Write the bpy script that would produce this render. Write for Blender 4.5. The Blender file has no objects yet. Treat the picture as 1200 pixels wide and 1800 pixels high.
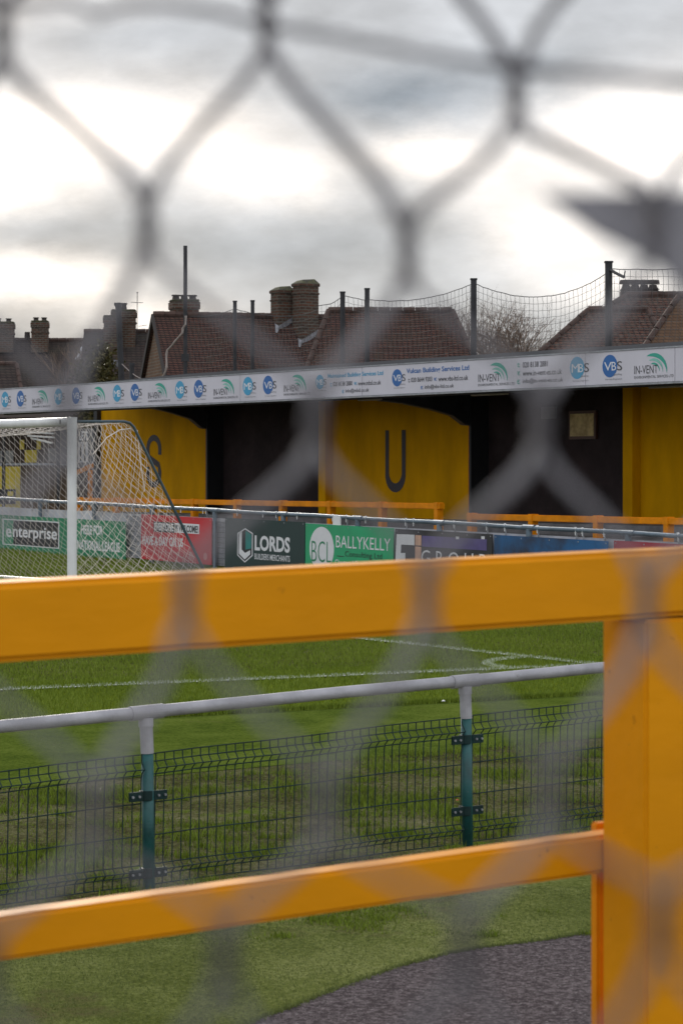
import bpy, bmesh, math, random
import numpy as np
from mathutils import Vector, Matrix
random.seed(7); RNG = np.random.default_rng(7)
S = bpy.context.scene
R = math.radians
# ------------------------------------------------------------------ camera, world, sun
EYE = 2.456; FP = 4400.0; HOR = 836.0          # eye height, focal length in photo pixels, horizon row
cam = bpy.data.cameras.new('camera'); cam_ob = bpy.data.objects.new('camera', cam)
S.collection.objects.link(cam_ob); S.camera = cam_ob
cam_ob.location = (0, 0, EYE); cam_ob.rotation_euler = (R(90), 0, 0)
cam.sensor_fit = 'VERTICAL'; cam.sensor_height = 36; cam.sensor_width = 24
cam.lens = 88.0; cam.shift_y = -64.0 / 1800
cam.clip_start = 0.05; cam.clip_end = 3000
cam.dof.use_dof = True; cam.dof.focus_distance = 24.0; cam.dof.aperture_fstop = 9.0
cam.dof.aperture_blades = 7
S.view_settings.view_transform = 'Standard'; S.view_settings.look = 'None'
S.view_settings.exposure = 0.0; S.view_settings.gamma = 1.0
S.cycles.max_bounces = 6; S.cycles.diffuse_bounces = 3; S.cycles.glossy_bounces = 3

SUN_EL, SUN_AZ = 24.0, -14.0                    # ahead of the camera and a little to the left
world = bpy.data.worlds.new("World"); S.world = world; world.use_nodes = True
def build_world():
    nt = world.node_tree; nt.nodes.clear(); N = nt.nodes.new; L = nt.links.new
    def M(op, a, b=None, c=None):
        n = N('ShaderNodeMath'); n.operation = op
        for i, v in enumerate((a, b, c)):
            if v is None: continue
            if isinstance(v, (int, float)): n.inputs[i].default_value = v
            else: L(v, n.inputs[i])
        return n.outputs[0]
    tc = N('ShaderNodeTexCoord'); sep = N('ShaderNodeSeparateXYZ'); L(tc.outputs['Generated'], sep.inputs[0])
    x, y, z = sep.outputs
    yc = M('MAXIMUM', y, 0.12)
    u0 = M('DIVIDE', x, yc); v0 = M('DIVIDE', z, yc)
    cmb = N('ShaderNodeCombineXYZ'); L(M('MULTIPLY', u0, 9.0), cmb.inputs[0]); L(M('MULTIPLY', v0, 20.0), cmb.inputs[1])
    nz = N('ShaderNodeTexNoise'); nz.inputs['Scale'].default_value = 1.0; nz.inputs['Detail'].default_value = 8; nz.inputs['Roughness'].default_value = .68
    L(cmb.outputs[0], nz.inputs['Vector'])
    nsep = N('ShaderNodeSeparateColor'); L(nz.outputs['Color'], nsep.inputs[0])
    u = M('ADD', u0, M('MULTIPLY', M('SUBTRACT', nsep.outputs[0], .5), .05))
    v = M('ADD', v0, M('MULTIPLY', M('SUBTRACT', nsep.outputs[1], .5), .022))
    # openings in the cloud where the low sun shows through: azimuth, height (tangents), widths, strength
    blobs = [(-.100, .140, .060, .016, 1.5), (-.150, .118, .05, .018, .9), (-.030, .118, .030, .012, .9), (.036, .128, .026, .009, .95),
             (.120, .134, .045, .020, 1.5), (.085, .095, .030, .012, .9), (.105, .075, .03, .008, .7), (-.122, .078, .034, .011, 1.1),
             (-.075, .062, .030, .008, .7), (.02, .245, .10, .03, .5), (.060, .112, .03, .01, .4), (-.2, .2, .08, .03, .8), (.25, .15, .08, .04, 1.0),
             (-.125, .101, .030, .009, -.24), (.023, .152, .040, .009, -.24), (.08, .162, .04, .009, -.14), (-.03, .092, .05, .010, -.10), (-.09, .178, .05, .008, -.12)]
    tot = None
    for (bu, bv, su, sv, a) in blobs:
        du = M('DIVIDE', M('SUBTRACT', u, bu), su); dv = M('DIVIDE', M('SUBTRACT', v, bv), sv)
        r2 = M('ADD', M('MULTIPLY', du, du), M('MULTIPLY', dv, dv))
        g = M('MULTIPLY', M('EXPONENT', M('MULTIPLY', r2, -1.0)), a)
        tot = g if tot is None else M('ADD', tot, g)
    front = N('ShaderNodeMapRange'); front.inputs['From Min'].default_value = .3; front.inputs['From Max'].default_value = .8; L(y, front.inputs['Value'])
    tot = M('MULTIPLY', tot, front.outputs[0])
    n2 = N('ShaderNodeTexNoise'); n2.inputs['Scale'].default_value = 3.0; n2.inputs['Detail'].default_value = 5
    mp = N('ShaderNodeMapping'); mp.inputs['Scale'].default_value = (1, 1, 2.2); L(tc.outputs['Generated'], mp.inputs[0]); L(mp.outputs[0], n2.inputs['Vector'])
    n3 = N('ShaderNodeTexNoise'); n3.inputs['Scale'].default_value = 14.0; n3.inputs['Detail'].default_value = 6; L(mp.outputs[0], n3.inputs['Vector'])
    n4 = N('ShaderNodeTexNoise'); n4.inputs['Scale'].default_value = 38.0; n4.inputs['Detail'].default_value = 7; L(mp.outputs[0], n4.inputs['Vector'])
    back = N('ShaderNodeMapRange'); back.inputs['From Min'].default_value = .85; back.inputs['From Max'].default_value = .1; back.inputs['To Min'].default_value = .54; back.inputs['To Max'].default_value = 1.05; L(y, back.inputs['Value'])
    grey = M('ADD', M('ADD', back.outputs[0], M('MULTIPLY', M('SUBTRACT', n2.outputs['Fac'], .5), .45)), M('ADD', M('MULTIPLY', M('SUBTRACT', n3.outputs['Fac'], .5), .6), M('MULTIPLY', M('SUBTRACT', n4.outputs['Fac'], .5), .28)))
    cr = N('ShaderNodeCombineColor')
    L(M('ADD', M('MULTIPLY', grey, .965), M('MULTIPLY', tot, .98)), cr.inputs[0])
    L(M('ADD', M('MULTIPLY', grey, 1.0), M('MULTIPLY', tot, .86)), cr.inputs[1])
    L(M('ADD', M('MULTIPLY', grey, 1.06), M('MULTIPLY', tot, .74)), cr.inputs[2])
    b2 = N('ShaderNodeBackground'); b2.inputs['Strength'].default_value = 1.0; L(cr.outputs[0], b2.inputs['Color'])
    sky = N('ShaderNodeTexSky'); sky.sky_type = 'NISHITA'; sky.sun_disc = False
    sky.sun_elevation = R(SUN_EL); sky.sun_rotation = R(SUN_AZ)
    b1 = N('ShaderNodeBackground'); b1.inputs['Strength'].default_value = .1; L(sky.outputs[0], b1.inputs['Color'])
    mx = N('ShaderNodeMixShader'); mx.inputs[0].default_value = .93; L(b1.outputs[0], mx.inputs[1]); L(b2.outputs[0], mx.inputs[2])
    o = N('ShaderNodeOutputWorld'); L(mx.outputs[0], o.inputs[0])
build_world()
sun = bpy.data.lights.new('sun', 'SUN'); sun.energy = 2.2; sun.angle = R(11); sun.color = (1, .93, .82)
sun_ob = bpy.data.objects.new('sun', sun); S.collection.objects.link(sun_ob)
d_ = Vector((math.sin(R(SUN_AZ)) * math.cos(R(SUN_EL)), math.cos(R(SUN_AZ)) * math.cos(R(SUN_EL)), math.sin(R(SUN_EL))))
sun_ob.rotation_euler = d_.to_track_quat('Z', 'Y').to_euler(); sun_ob.location = d_ * 50

# ------------------------------------------------------------------ survey of the place
SL = .0226                                       # the ground climbs gently away from the camera
def gz(y): return SL * min(y, 52.0)
def at(X, Y, d): return Vector(((X - 600) / FP * d, d, EYE + (HOR - Y) / FP * d))
def ground(X, Y):
    d = EYE / ((Y - HOR) / FP + SL); return Vector(((X - 600) / FP * d, d, SL * d))
PX, PY = .826, .5637                             # direction away from the pitch
SX, SY = -.5637, .826                            # direction along the stand, leftwards
RZ = math.atan2(-SY, -SX)                        # local x to the right along the stand, local y away
F0 = Vector((1.152, 36.2, 0))
def line(d, X):                                  # point at distance d behind the perimeter fence, photo column X
    u = (X - 600) / FP; ax, ay = F0.x + PX * d, F0.y + PY * d
    t = (u * ay - ax) / (SX - u * SY)
    return Vector((ax + SX * t, ay + SY * t, 0))
def zat(pt, Y): return EYE + (HOR - Y) / FP * pt.y
def on(d, X, Y):
    q = line(d, X); q.z = zat(q, Y); return q

# ------------------------------------------------------------------ helpers
COL = S.collection
def link(o, parent=None):
    COL.objects.link(o)
    if parent: o.parent = parent
    return o
def tag(o, label, cat, group=None, kind=None):
    o['label'] = label; o['category'] = cat
    if group: o['group'] = group
    if kind: o['kind'] = kind
    return o
def empty(name, loc, rz=0, ry=0):
    o = bpy.data.objects.new(name, None); COL.objects.link(o); o.location = loc; o.rotation_euler = (0, ry, rz)
    o.empty_display_size = .2; return o
def struct(o): o['kind'] = 'structure'; return o
class MB:
    def __init__(s): s.v = []; s.f = []; s.smooth = False
    def add(s, vs, fs):
        n = len(s.v); s.v += [tuple(v) for v in vs]; s.f += [tuple(i + n for i in f) for f in fs]
    def box(s, c, d, rot=None):
        hx, hy, hz = d[0] / 2, d[1] / 2, d[2] / 2; c = Vector(c)
        vs = [Vector((a * hx, b * hy, e * hz)) for a in (-1, 1) for b in (-1, 1) for e in (-1, 1)]
        if rot is not None: vs = [rot @ v for v in vs]
        s.add([v + c for v in vs], [(0, 1, 3, 2), (4, 6, 7, 5), (0, 4, 5, 1), (2, 3, 7, 6), (0, 2, 6, 4), (1, 5, 7, 3)])
    def box2(s, a, b):
        s.box([(a[i] + b[i]) / 2 for i in range(3)], [abs(b[i] - a[i]) for i in range(3)])
    def tube(s, pts, r, n=8, cap=True):
        pts = [Vector(p) for p in pts]; rs = r if isinstance(r, (list, tuple)) else [r] * len(pts)
        rings = []; up = None
        for i, p in enumerate(pts):
            t = (pts[min(i + 1, len(pts) - 1)] - pts[max(i - 1, 0)])
            if t.length < 1e-9: t = Vector((0, 0, 1))
            t.normalize()
            if up is None:
                up = Vector((0, 0, 1)) if abs(t.z) < .9 else Vector((1, 0, 0))
            a = t.cross(up).normalized(); b = a.cross(t).normalized(); up = b
            rings.append([p + (a * math.cos(2 * math.pi * k / n) + b * math.sin(2 * math.pi * k / n)) * rs[i] for k in range(n)])
        vs = [v for rg in rings for v in rg]; fs = []
        for i in range(len(pts) - 1):
            for k in range(n):
                k2 = (k + 1) % n; fs.append((i * n + k, (i + 1) * n + k, (i + 1) * n + k2, i * n + k2))
        if cap: fs.append(tuple(range(n))); fs.append(tuple(reversed(range((len(pts) - 1) * n, len(pts) * n))))
        s.add(vs, fs)
    def bar(s, a, b, w, h):                       # rectangular bar from a to b, width w across, height h up
        a, b = Vector(a), Vector(b); t = (b - a).normalized(); side = t.cross(Vector((0, 0, 1)))
        if side.length < 1e-5: side = Vector((1, 0, 0))
        side.normalize(); up = side.cross(t).normalized()
        vs = [q + side * (i * w / 2) + up * (j * h / 2) for q in (a, b) for i, j in ((-1, -1), (1, -1), (1, 1), (-1, 1))]
        s.add(vs, [(0, 1, 2, 3), (7, 6, 5, 4), (0, 4, 5, 1), (1, 5, 6, 2), (2, 6, 7, 3), (3, 7, 4, 0)])
    def prism(s, poly, y0, y1):                   # polygon in x,z extruded along y
        n = len(poly); vs = [(a, y0, b) for a, b in poly] + [(a, y1, b) for a, b in poly]
        s.add(vs, [tuple(range(n)), tuple(reversed(range(n, 2 * n)))] + [(i, i + n, (i + 1) % n + n, (i + 1) % n) for i in range(n)])
    def build(s, name, mat, parent=None, bevel=0, smooth=False, seg=2):
        me = bpy.data.meshes.new(name); me.from_pydata(s.v, [], s.f); me.materials.append(mat)
        bm = bmesh.new(); bm.from_mesh(me); bmesh.ops.recalc_face_normals(bm, faces=bm.faces)
        if bevel:
            bmesh.ops.remove_doubles(bm, verts=bm.verts, dist=1e-6)
            bmesh.ops.bevel(bm, geom=[e for e in bm.edges if len(e.link_faces) == 2 and e.calc_face_angle(0) > .4], offset=bevel, segments=seg, affect='EDGES', clamp_overlap=True)
        bm.to_mesh(me); bm.free()
        if smooth: me.shade_smooth()
        o = bpy.data.objects.new(name, me); link(o, parent); return o
def copy_tree(o, parent=None):
    c = o.copy(); COL.objects.link(c)
    if parent: c.parent = parent
    for ch in list(o.children): copy_tree(ch, c)
    return c
def text_part(name, txt, x0, x1, z0, z1, mat, parent, y=-.004, bold=0., depth=.002, shear=0.):
    cu = bpy.data.curves.new(name, 'FONT'); cu.body = txt; cu.size = 1; cu.offset = bold; cu.resolution_u = 3; cu.shear = shear
    tmp = bpy.data.objects.new('tmp', cu); COL.objects.link(tmp)
    dg = bpy.context.evaluated_depsgraph_get(); me = bpy.data.meshes.new_from_object(tmp.evaluated_get(dg))
    bpy.data.objects.remove(tmp); bpy.data.curves.remove(cu)
    n = len(me.vertices); co = np.empty(n * 3, 'f'); me.vertices.foreach_get('co', co); co = co.reshape(-1, 3)
    mn, mx = co.min(0), co.max(0)
    nc = np.zeros_like(co)
    nc[:, 0] = x0 + (co[:, 0] - mn[0]) / (mx[0] - mn[0]) * (x1 - x0)
    nc[:, 2] = z0 + (co[:, 1] - mn[1]) / (mx[1] - mn[1]) * (z1 - z0)
    nc[:, 1] = y
    me.vertices.foreach_set('co', nc.ravel()); me.materials.clear(); me.materials.append(mat); me.update()
    me.name = name
    return link(bpy.data.objects.new(name, me), parent)

# ------------------------------------------------------------------ materials
def nodes(name):
    m = bpy.data.materials.new(name); m.use_nodes = True; nt = m.node_tree
    return m, nt, nt.nodes['Principled BSDF']
def mat(name, col, rough=.6, metal=0., var=.15, scale=6., bump=.0, bscale=60., col2=None, spec=.5, stretch=(1, 1, 1), thr=(.35, .7), wear=None):
    m, nt, p = nodes(name); N = nt.nodes.new; L = nt.links.new
    tc = N('ShaderNodeTexCoord'); mp = N('ShaderNodeMapping'); mp.inputs['Scale'].default_value = stretch; L(tc.outputs['Object'], mp.inputs[0])
    nz = N('ShaderNodeTexNoise'); nz.inputs['Scale'].default_value = scale; nz.inputs['Detail'].default_value = 6; nz.inputs['Roughness'].default_value = .62; L(mp.outputs[0], nz.inputs['Vector'])
    rp = N('ShaderNodeValToRGB'); rp.color_ramp.elements[0].position = thr[0]; rp.color_ramp.elements[1].position = thr[1]
    c2 = col2 or tuple(c * (1 - var * 1.6) for c in col); c1 = col if col2 else tuple(min(1, c * (1 + var * .5)) for c in col)
    rp.color_ramp.elements[0].color = (*c2, 1); rp.color_ramp.elements[1].color = (*c1, 1); L(nz.outputs['Fac'], rp.inputs[0])
    out = rp.outputs[0]
    for (wsc, wth, wcol) in (wear or ()):
        wn = N('ShaderNodeTexNoise'); wn.inputs['Scale'].default_value = wsc; wn.inputs['Detail'].default_value = 5; wn.inputs['Roughness'].default_value = .7; L(tc.outputs['Object'], wn.inputs['Vector'])
        wr_ = N('ShaderNodeValToRGB'); wr_.color_ramp.elements[0].position = wth; wr_.color_ramp.elements[1].position = wth + .04; wr_.color_ramp.elements[0].color = (0, 0, 0, 1); wr_.color_ramp.elements[1].color = (.8, .8, .8, 1); L(wn.outputs['Fac'], wr_.inputs[0])
        wm = N('ShaderNodeMix'); wm.data_type = 'RGBA'; L(wr_.outputs[0], wm.inputs[0]); L(out, wm.inputs[6]); wm.inputs[7].default_value = (*wcol, 1); out = wm.outputs[2]
    L(out, p.inputs['Base Color']); p.inputs['Roughness'].default_value = rough; p.inputs['Metallic'].default_value = metal
    p.inputs['Specular IOR Level'].default_value = spec
    mr = N('ShaderNodeMapRange'); mr.inputs['To Min'].default_value = max(.05, rough - .12); mr.inputs['To Max'].default_value = min(1, rough + .12); L(nz.outputs['Fac'], mr.inputs[0]); L(mr.outputs[0], p.inputs['Roughness'])
    if bump:
        n2 = N('ShaderNodeTexNoise'); n2.inputs['Scale'].default_value = bscale; n2.inputs['Detail'].default_value = 4; L(mp.outputs[0], n2.inputs['Vector'])
        b = N('ShaderNodeBump'); b.inputs['Strength'].default_value = bump; b.inputs['Distance'].default_value = .02; L(n2.outputs['Fac'], b.inputs['Height']); L(b.outputs[0], p.inputs['Normal'])
    return m
def brick_mat(name, c1, c2, mortar, bw, bh, mort, rough=.9, bump=.5, mottle=(.3, .25, .2), off=.5, msc=1.2):
    m, nt, p = nodes(name); N = nt.nodes.new; L = nt.links.new
    tc = N('ShaderNodeTexCoord'); sp = N('ShaderNodeSeparateXYZ'); L(tc.outputs['Object'], sp.inputs[0])
    ad = N('ShaderNodeMath'); ad.operation = 'ADD'; L(sp.outputs[0], ad.inputs[0]); L(sp.outputs[1], ad.inputs[1])
    cb = N('ShaderNodeCombineXYZ'); L(ad.outputs[0], cb.inputs[0]); L(sp.outputs[2], cb.inputs[1])
    b = N('ShaderNodeTexBrick'); L(cb.outputs[0], b.inputs['Vector']); b.offset = off
    b.inputs['Color1'].default_value = (*c1, 1); b.inputs['Color2'].default_value = (*c2, 1); b.inputs['Mortar'].default_value = (*mortar, 1)
    b.inputs['Scale'].default_value = 1; b.inputs['Brick Width'].default_value = bw; b.inputs['Row Height'].default_value = bh; b.inputs['Mortar Size'].default_value = mort
    b.inputs['Bias'].default_value = -.1
    nz = N('ShaderNodeTexNoise'); nz.inputs['Scale'].default_value = msc; nz.inputs['Detail'].default_value = 8; nz.inputs['Roughness'].default_value = .7; L(tc.outputs['Object'], nz.inputs['Vector'])
    rp = N('ShaderNodeValToRGB'); rp.color_ramp.elements[0].position = .45; rp.color_ramp.elements[1].position = .75; rp.color_ramp.elements[0].color = (0, 0, 0, 1); rp.color_ramp.elements[1].color = (.7, .7, .7, 1); L(nz.outputs['Fac'], rp.inputs[0])
    mx = N('ShaderNodeMix'); mx.data_type = 'RGBA'; L(rp.outputs[0], mx.inputs[0]); L(b.outputs['Color'], mx.inputs[6]); mx.inputs[7].default_value = (*mottle, 1)
    L(mx.outputs[2], p.inputs['Base Color']); p.inputs['Roughness'].default_value = rough; p.inputs['Specular IOR Level'].default_value = .25
    bp = N('ShaderNodeBump'); bp.inputs['Strength'].default_value = bump; bp.inputs['Distance'].default_value = .03; bp.invert = True; L(b.outputs['Fac'], bp.inputs['Height']); L(bp.outputs[0], p.inputs['Normal'])
    return m
def ground_mat(name, stops, scale, fine, rough=.95, bump=.8, patch=None, speck=None):
    m, nt, p = nodes(name); N = nt.nodes.new; L = nt.links.new
    tc = N('ShaderNodeTexCoord')
    def noise(sc, det=6, ro=.6):
        n = N('ShaderNodeTexNoise'); n.inputs['Scale'].default_value = sc; n.inputs['Detail'].default_value = det; n.inputs['Roughness'].default_value = ro; L(tc.outputs['Object'], n.inputs['Vector']); return n
    a, f = noise(scale, 8, .65), noise(fine, 4, .8)
    mx = N('ShaderNodeMix'); mx.data_type = 'FLOAT'; mx.inputs[0].default_value = .55; L(a.outputs['Fac'], mx.inputs[2]); L(f.outputs['Fac'], mx.inputs[3])
    rp = N('ShaderNodeValToRGB'); els = rp.color_ramp.elements
    while len(els) < len(stops): els.new(.5)
    for e, (ps, c) in zip(els, stops): e.position = ps; e.color = (*c, 1)
    L(mx.outputs[0], rp.inputs[0]); out = rp.outputs[0]
    if patch:
        n = noise(patch[0], 8, .7); r = N('ShaderNodeValToRGB'); r.color_ramp.elements[0].position = patch[1]; r.color_ramp.elements[1].position = patch[1] + .1
        r.color_ramp.elements[0].color = (0, 0, 0, 1); r.color_ramp.elements[1].color = (1, 1, 1, 1); L(n.outputs['Fac'], r.inputs[0])
        q = N('ShaderNodeMix'); q.data_type = 'RGBA'; L(r.outputs[0], q.inputs[0]); L(out, q.inputs[6]); q.inputs[7].default_value = (*patch[2], 1); out = q.outputs[2]
    if speck:
        vo = N('ShaderNodeTexVoronoi'); vo.inputs['Scale'].default_value = speck[0]; L(tc.outputs['Object'], vo.inputs['Vector'])
        sc = N('ShaderNodeSeparateColor'); L(vo.outputs['Color'], sc.inputs[0])
        r = N('ShaderNodeValToRGB'); r.color_ramp.interpolation = 'CONSTANT'
        r.color_ramp.elements[0].position = 0; r.color_ramp.elements[1].position = speck[1]
        r.color_ramp.elements[0].color = (0, 0, 0, 1); r.color_ramp.elements[1].color = (.75, .75, .75, 1); L(sc.outputs[0], r.inputs[0])
        q = N('ShaderNodeMix'); q.data_type = 'RGBA'; L(r.outputs[0], q.inputs[0]); L(out, q.inputs[6]); q.inputs[7].default_value = (*speck[2], 1); out = q.outputs[2]
    L(out, p.inputs['Base Color']); p.inputs['Roughness'].default_value = 1; p.inputs['Specular IOR Level'].default_value = 0.
    b = N('ShaderNodeBump'); b.inputs['Strength'].default_value = bump; b.inputs['Distance'].default_value = .03; L(f.outputs['Fac'], b.inputs['Height']); L(b.outputs[0], p.inputs['Normal'])
    return m
def blade_mat(name, cols, rough=.55):
    m, nt, p = nodes(name); N = nt.nodes.new; L = nt.links.new
    g = N('ShaderNodeNewGeometry'); rp = N('ShaderNodeValToRGB'); els = rp.color_ramp.elements
    while len(els) < len(cols): els.new(.5)
    for i, c in enumerate(cols): els[i].position = i / (len(cols) - 1); els[i].color = (*c, 1)
    tc = N('ShaderNodeTexCoord'); nz = N('ShaderNodeTexNoise'); nz.inputs['Scale'].default_value = .9; nz.inputs['Detail'].default_value = 4; L(tc.outputs['Object'], nz.inputs['Vector'])
    mx = N('ShaderNodeMix'); mx.data_type = 'FLOAT'; mx.inputs[0].default_value = .55; L(g.outputs['Random Per Island'], mx.inputs[2]); L(nz.outputs['Fac'], mx.inputs[3])
    L(mx.outputs[0], rp.inputs[0]); L(rp.outputs[0], p.inputs['Base Color']); p.inputs['Roughness'].default_value = rough; p.inputs['Specular IOR Level'].default_value = .12
    p.inputs['Subsurface Weight'].default_value = 0
    return m
YEL = (.60, .235, .004)
m_rail = mat('yellow_gloss_paint', (.74, .285, .0005), .5, var=.10, scale=2.5, bump=.12, bscale=22, stretch=(.4, 1, 1), spec=.12, wear=((14, .665, (.34, .12, .004)), (38, .69, (.10, .05, .02))))
m_barr = mat('orange_yellow_paint', (.74, .25, .002), .5, spec=.12, var=.18, scale=4, bump=.1)
m_wally = mat('stand_yellow_wall', (.64, .31, .001), .8, spec=.06, wear=((9, .72, (.25, .13, .02)),), var=.2, scale=1.1, bump=.25, bscale=14, stretch=(1, 1, .35))
m_dark = mat('stand_dark_wall', (.040, .027, .027), .85, spec=.2, var=.3, scale=1.5, bump=.3, bscale=20)
m_black = mat('black_paint', (.012, .012, .014), .6, var=.3)
m_letter = mat('letter_paint', (.022, .014, .022), .6, var=.2)
m_steel = mat('dark_steel', (.03, .03, .034), .55, .2, var=.3)
m_galv = mat('galvanised_steel', (.33, .34, .36), .45, .35, var=.22, scale=9, bump=.15, bscale=50)
m_bluegalv = mat('blue_grey_steel', (.15, .20, .25), .45, .3, var=.25, scale=5)
m_whitepipe = mat('white_painted_pipe', (.42, .41, .44), .45, .1, var=.2, scale=4, bump=.15, bscale=30, wear=((12, .66, (.20, .18, .17)), (40, .70, (.12, .07, .04))))
m_teal = mat('teal_paint', (.012, .10, .10), .42, wear=((18, .66, (.10, .13, .12)),), var=.35, scale=5, bump=.1)
m_mesh = mat('dark_green_wire', (.004, .026, .026), .5, spec=.3, var=.3)
m_fascia = mat('fascia_panel', (.60, .58, .64), .5, var=.08, scale=.8, bump=.1, bscale=2, stretch=(1, 1, .5))
m_white = mat('white_paint', (.78, .78, .78), .4, var=.06)
m_net = mat('net_cord', (.80, .72, .66), .8, var=.1)
m_dnet = mat('dark_net_cord', (.075, .07, .07), .8, var=.1)
m_concrete = mat('concrete', (.20, .19, .19), .9, var=.3, scale=3, bump=.4)
m_backing = mat('backing_sheet', (.58, .58, .62), .6, var=.2, scale=2)
m_wire = mat('fence_wire', (.20, .19, .20), .75, 0, spec=.15, var=.2, scale=40)
m_lead = mat('lead_flashing', (.27, .27, .29), .6, .1, var=.3, scale=6)
m_tile = brick_mat('roof_tiles', (.105, .048, .036), (.068, .033, .027), (.010, .007, .007), .13, .066, .011, .85, 1., (.060, .048, .036), .5, 2.2)
m_tile2 = brick_mat('far_roof_tiles', (.06, .042, .036), (.042, .03, .028), (.018, .013, .013), .17, .09, .012, .9, .6, (.05, .05, .04), .5, .8)
m_tile3 = brick_mat('mossy_roof_tiles', (.125, .058, .042), (.08, .04, .031), (.014, .009, .009), .13, .066, .011, .85, 1., (.13, .12, .10), .5, 9.)
m_tile4 = brick_mat('brown_render_tiles', (.13, .075, .045), (.10, .058, .036), (.06, .036, .024), .15, .07, .008, .9, .3, (.12, .08, .05))
m_brick = brick_mat('house_brick', (.20, .11, .065), (.13, .07, .045), (.20, .17, .13), .23, .085, .014, .9, .5, (.10, .075, .055))
m_chim = brick_mat('chimney_brick', (.11, .048, .03), (.045, .034, .028), (.12, .105, .085), .22, .08, .016, .9, .7, (.06, .055, .045), .5, 5.)
m_lichen = mat('lichened_cap', (.12, .12, .05), .95, var=.4, scale=10, bump=.5, col2=(.05, .045, .04))
m_pot = mat('clay_pot', (.05, .038, .033), .8, var=.3)
m_bark = mat('bark', (.085, .062, .05), .9, var=.3)
m_twig = mat('twig_bark', (.19, .13, .095), .9, var=.3, scale=2)
m_rope = mat('rope', (.42, .36, .33), .9, var=.2)
m_glass = mat('skylight_glass', (.75, .78, .82), .18, 1.0, var=.05)
m_plate = mat('grey_plate', (.26, .25, .27), .5, .2, var=.15)
m_line = ground_mat('line_paint', [(.3, (.20, .24, .14)), (.5, (.55, .58, .5)), (.7, (.72, .73, .70))], 9, 90, bump=.5)

# ------------------------------------------------------------------ ground
def sheet(name, pts, m, lift, sub=0):
    me = bpy.data.meshes.new(name); me.from_pydata([(x, y, gz(y) + lift) for x, y in pts], [], [tuple(range(len(pts)))]); me.materials.append(m)
    bm = bmesh.new(); bm.from_mesh(me); bmesh.ops.triangulate(bm, faces=bm.faces)
    for f in bm.faces:
        if f.normal.z < 0: f.normal_flip()
    bm.to_mesh(me); bm.free()
    return struct(link(bpy.data.objects.new(name, me)))
m_rough = ground_mat('mossy_ground', [(.38, (.030, .028, .014)), (.46, (.075, .072, .032)), (.54, (.125, .122, .058)), (.64, (.20, .19, .11))], 1.6, 30, bump=1, patch=(2.2, .55, (.10, .15, .014)))
m_pitch = ground_mat('pitch_turf', [(.35, (.06, .085, .008)), (.5, (.13, .17, .014)), (.66, (.21, .25, .03))], .7, 30, bump=1)
m_strip = ground_mat('artificial_turf', [(.38, (.045, .072, .012)), (.5, (.092, .130, .020)), (.64, (.155, .195, .04))], 1.6, 34, bump=1., patch=(2.3, .60, (.11, .13, .03)))
m_carpet = ground_mat('worn_artificial_turf', [(.40, (.085, .105, .024)), (.5, (.165, .190, .055)), (.62, (.27, .285, .11))], 1.4, 42, bump=1., patch=(1.3, .56, (.125, .115, .05)), speck=(110, .997, (.45, .42, .38)))
m_tarmac = ground_mat('old_tarmac', [(.40, (.07, .058, .060)), (.5, (.150, .126, .130)), (.60, (.38, .325, .335))], 34, 125, bump=1., speck=(120, .985, (.5, .46, .46)))
g = MB(); ys = [-60, 52, 900]
for i, yy in enumerate(ys): g.v += [(-700, yy, gz(yy)), (700, yy, gz(yy))]
g.f = [(0, 1, 3, 2), (2, 3, 5, 4)]
struct(g.build('ground', m_rough))
def G2(X, Y): q = ground(X, Y); return (q.x, q.y)
def ext(a, b, k0, k1):                            # extend a-b beyond both ends
    a, b = Vector(a), Vector(b); t = (b - a).normalized(); return tuple(a - t * k0), tuple(b + t * k1)
e0, e1 = ext(G2(375, 1257), G2(1052, 1222), 14, 14)
sheet('pitch', [e0, e1, (e1[0] - 22, e1[1] + 30), (e0[0] - 22, e0[1] + 30)], m_pitch, .012)
f0, f1 = ext(G2(0, 1388), G2(1050, 1298), 14, 14)
sheet('turf_strip', [f0, f1, e1, e0], m_strip, .004)
c0, c1 = ext(G2(0, 1640), G2(1000, 1532), 3, 1.0)
tar_edge = [G2(200, 1990), G2(330, 1870), G2(400, 1822), G2(465, 1790), G2(520, 1771), G2(600, 1738), G2(700, 1702), G2(780, 1681), G2(850, 1668), G2(960, 1655), G2(1045, 1640), G2(1200, 1612), G2(1500, 1570), G2(1900, 1530)]
sheet('artificial_turf_path', [c0, c1] + [G2(1500, 1490), G2(1900, 1460)] + list(reversed(tar_edge)) + [(-4.5, 6)], m_carpet, .004)
sheet('tarmac_track', [(-2.0, 6)] + tar_edge + [(8, 6)], m_tarmac, .008)
# pitch markings
mk = MB()
corner = Vector(G2(1055, 1171)); ga = (Vector(G2(82, 1212)) - corner).normalized(); gb = (Vector(G2(640, 1125.5)) - corner).normalized()
def strip(a, b, w):
    t = (b - a).normalized(); nn = Vector((-t.y, t.x)); k = max(2, int((b - a).length / .08))
    ring = []
    for i in range(k + 1):
        q = a.lerp(b, i / k)
        for sgn in (-1, 1):
            r_ = q + nn * sgn * (w / 2 + random.uniform(-.012, .012)); ring.append((r_.x, r_.y, gz(r_.y) + .018))
    mk.add(ring, [(2 * i, 2 * i + 1, 2 * i + 3, 2 * i + 2) for i in range(k)])
strip(corner, corner + ga * 12, .10); strip(corner, corner + gb * 30, .10)
arc = [corner + (ga * math.cos(a) + gb * math.sin(a)) * 1.0 for a in np.linspace(.0, math.pi / 2, 12)]
for a, b in zip(arc[:-1], arc[1:]): strip(a, b, .11)
pm = mk.build('pitch_marking', m_line); struct(pm)

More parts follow.
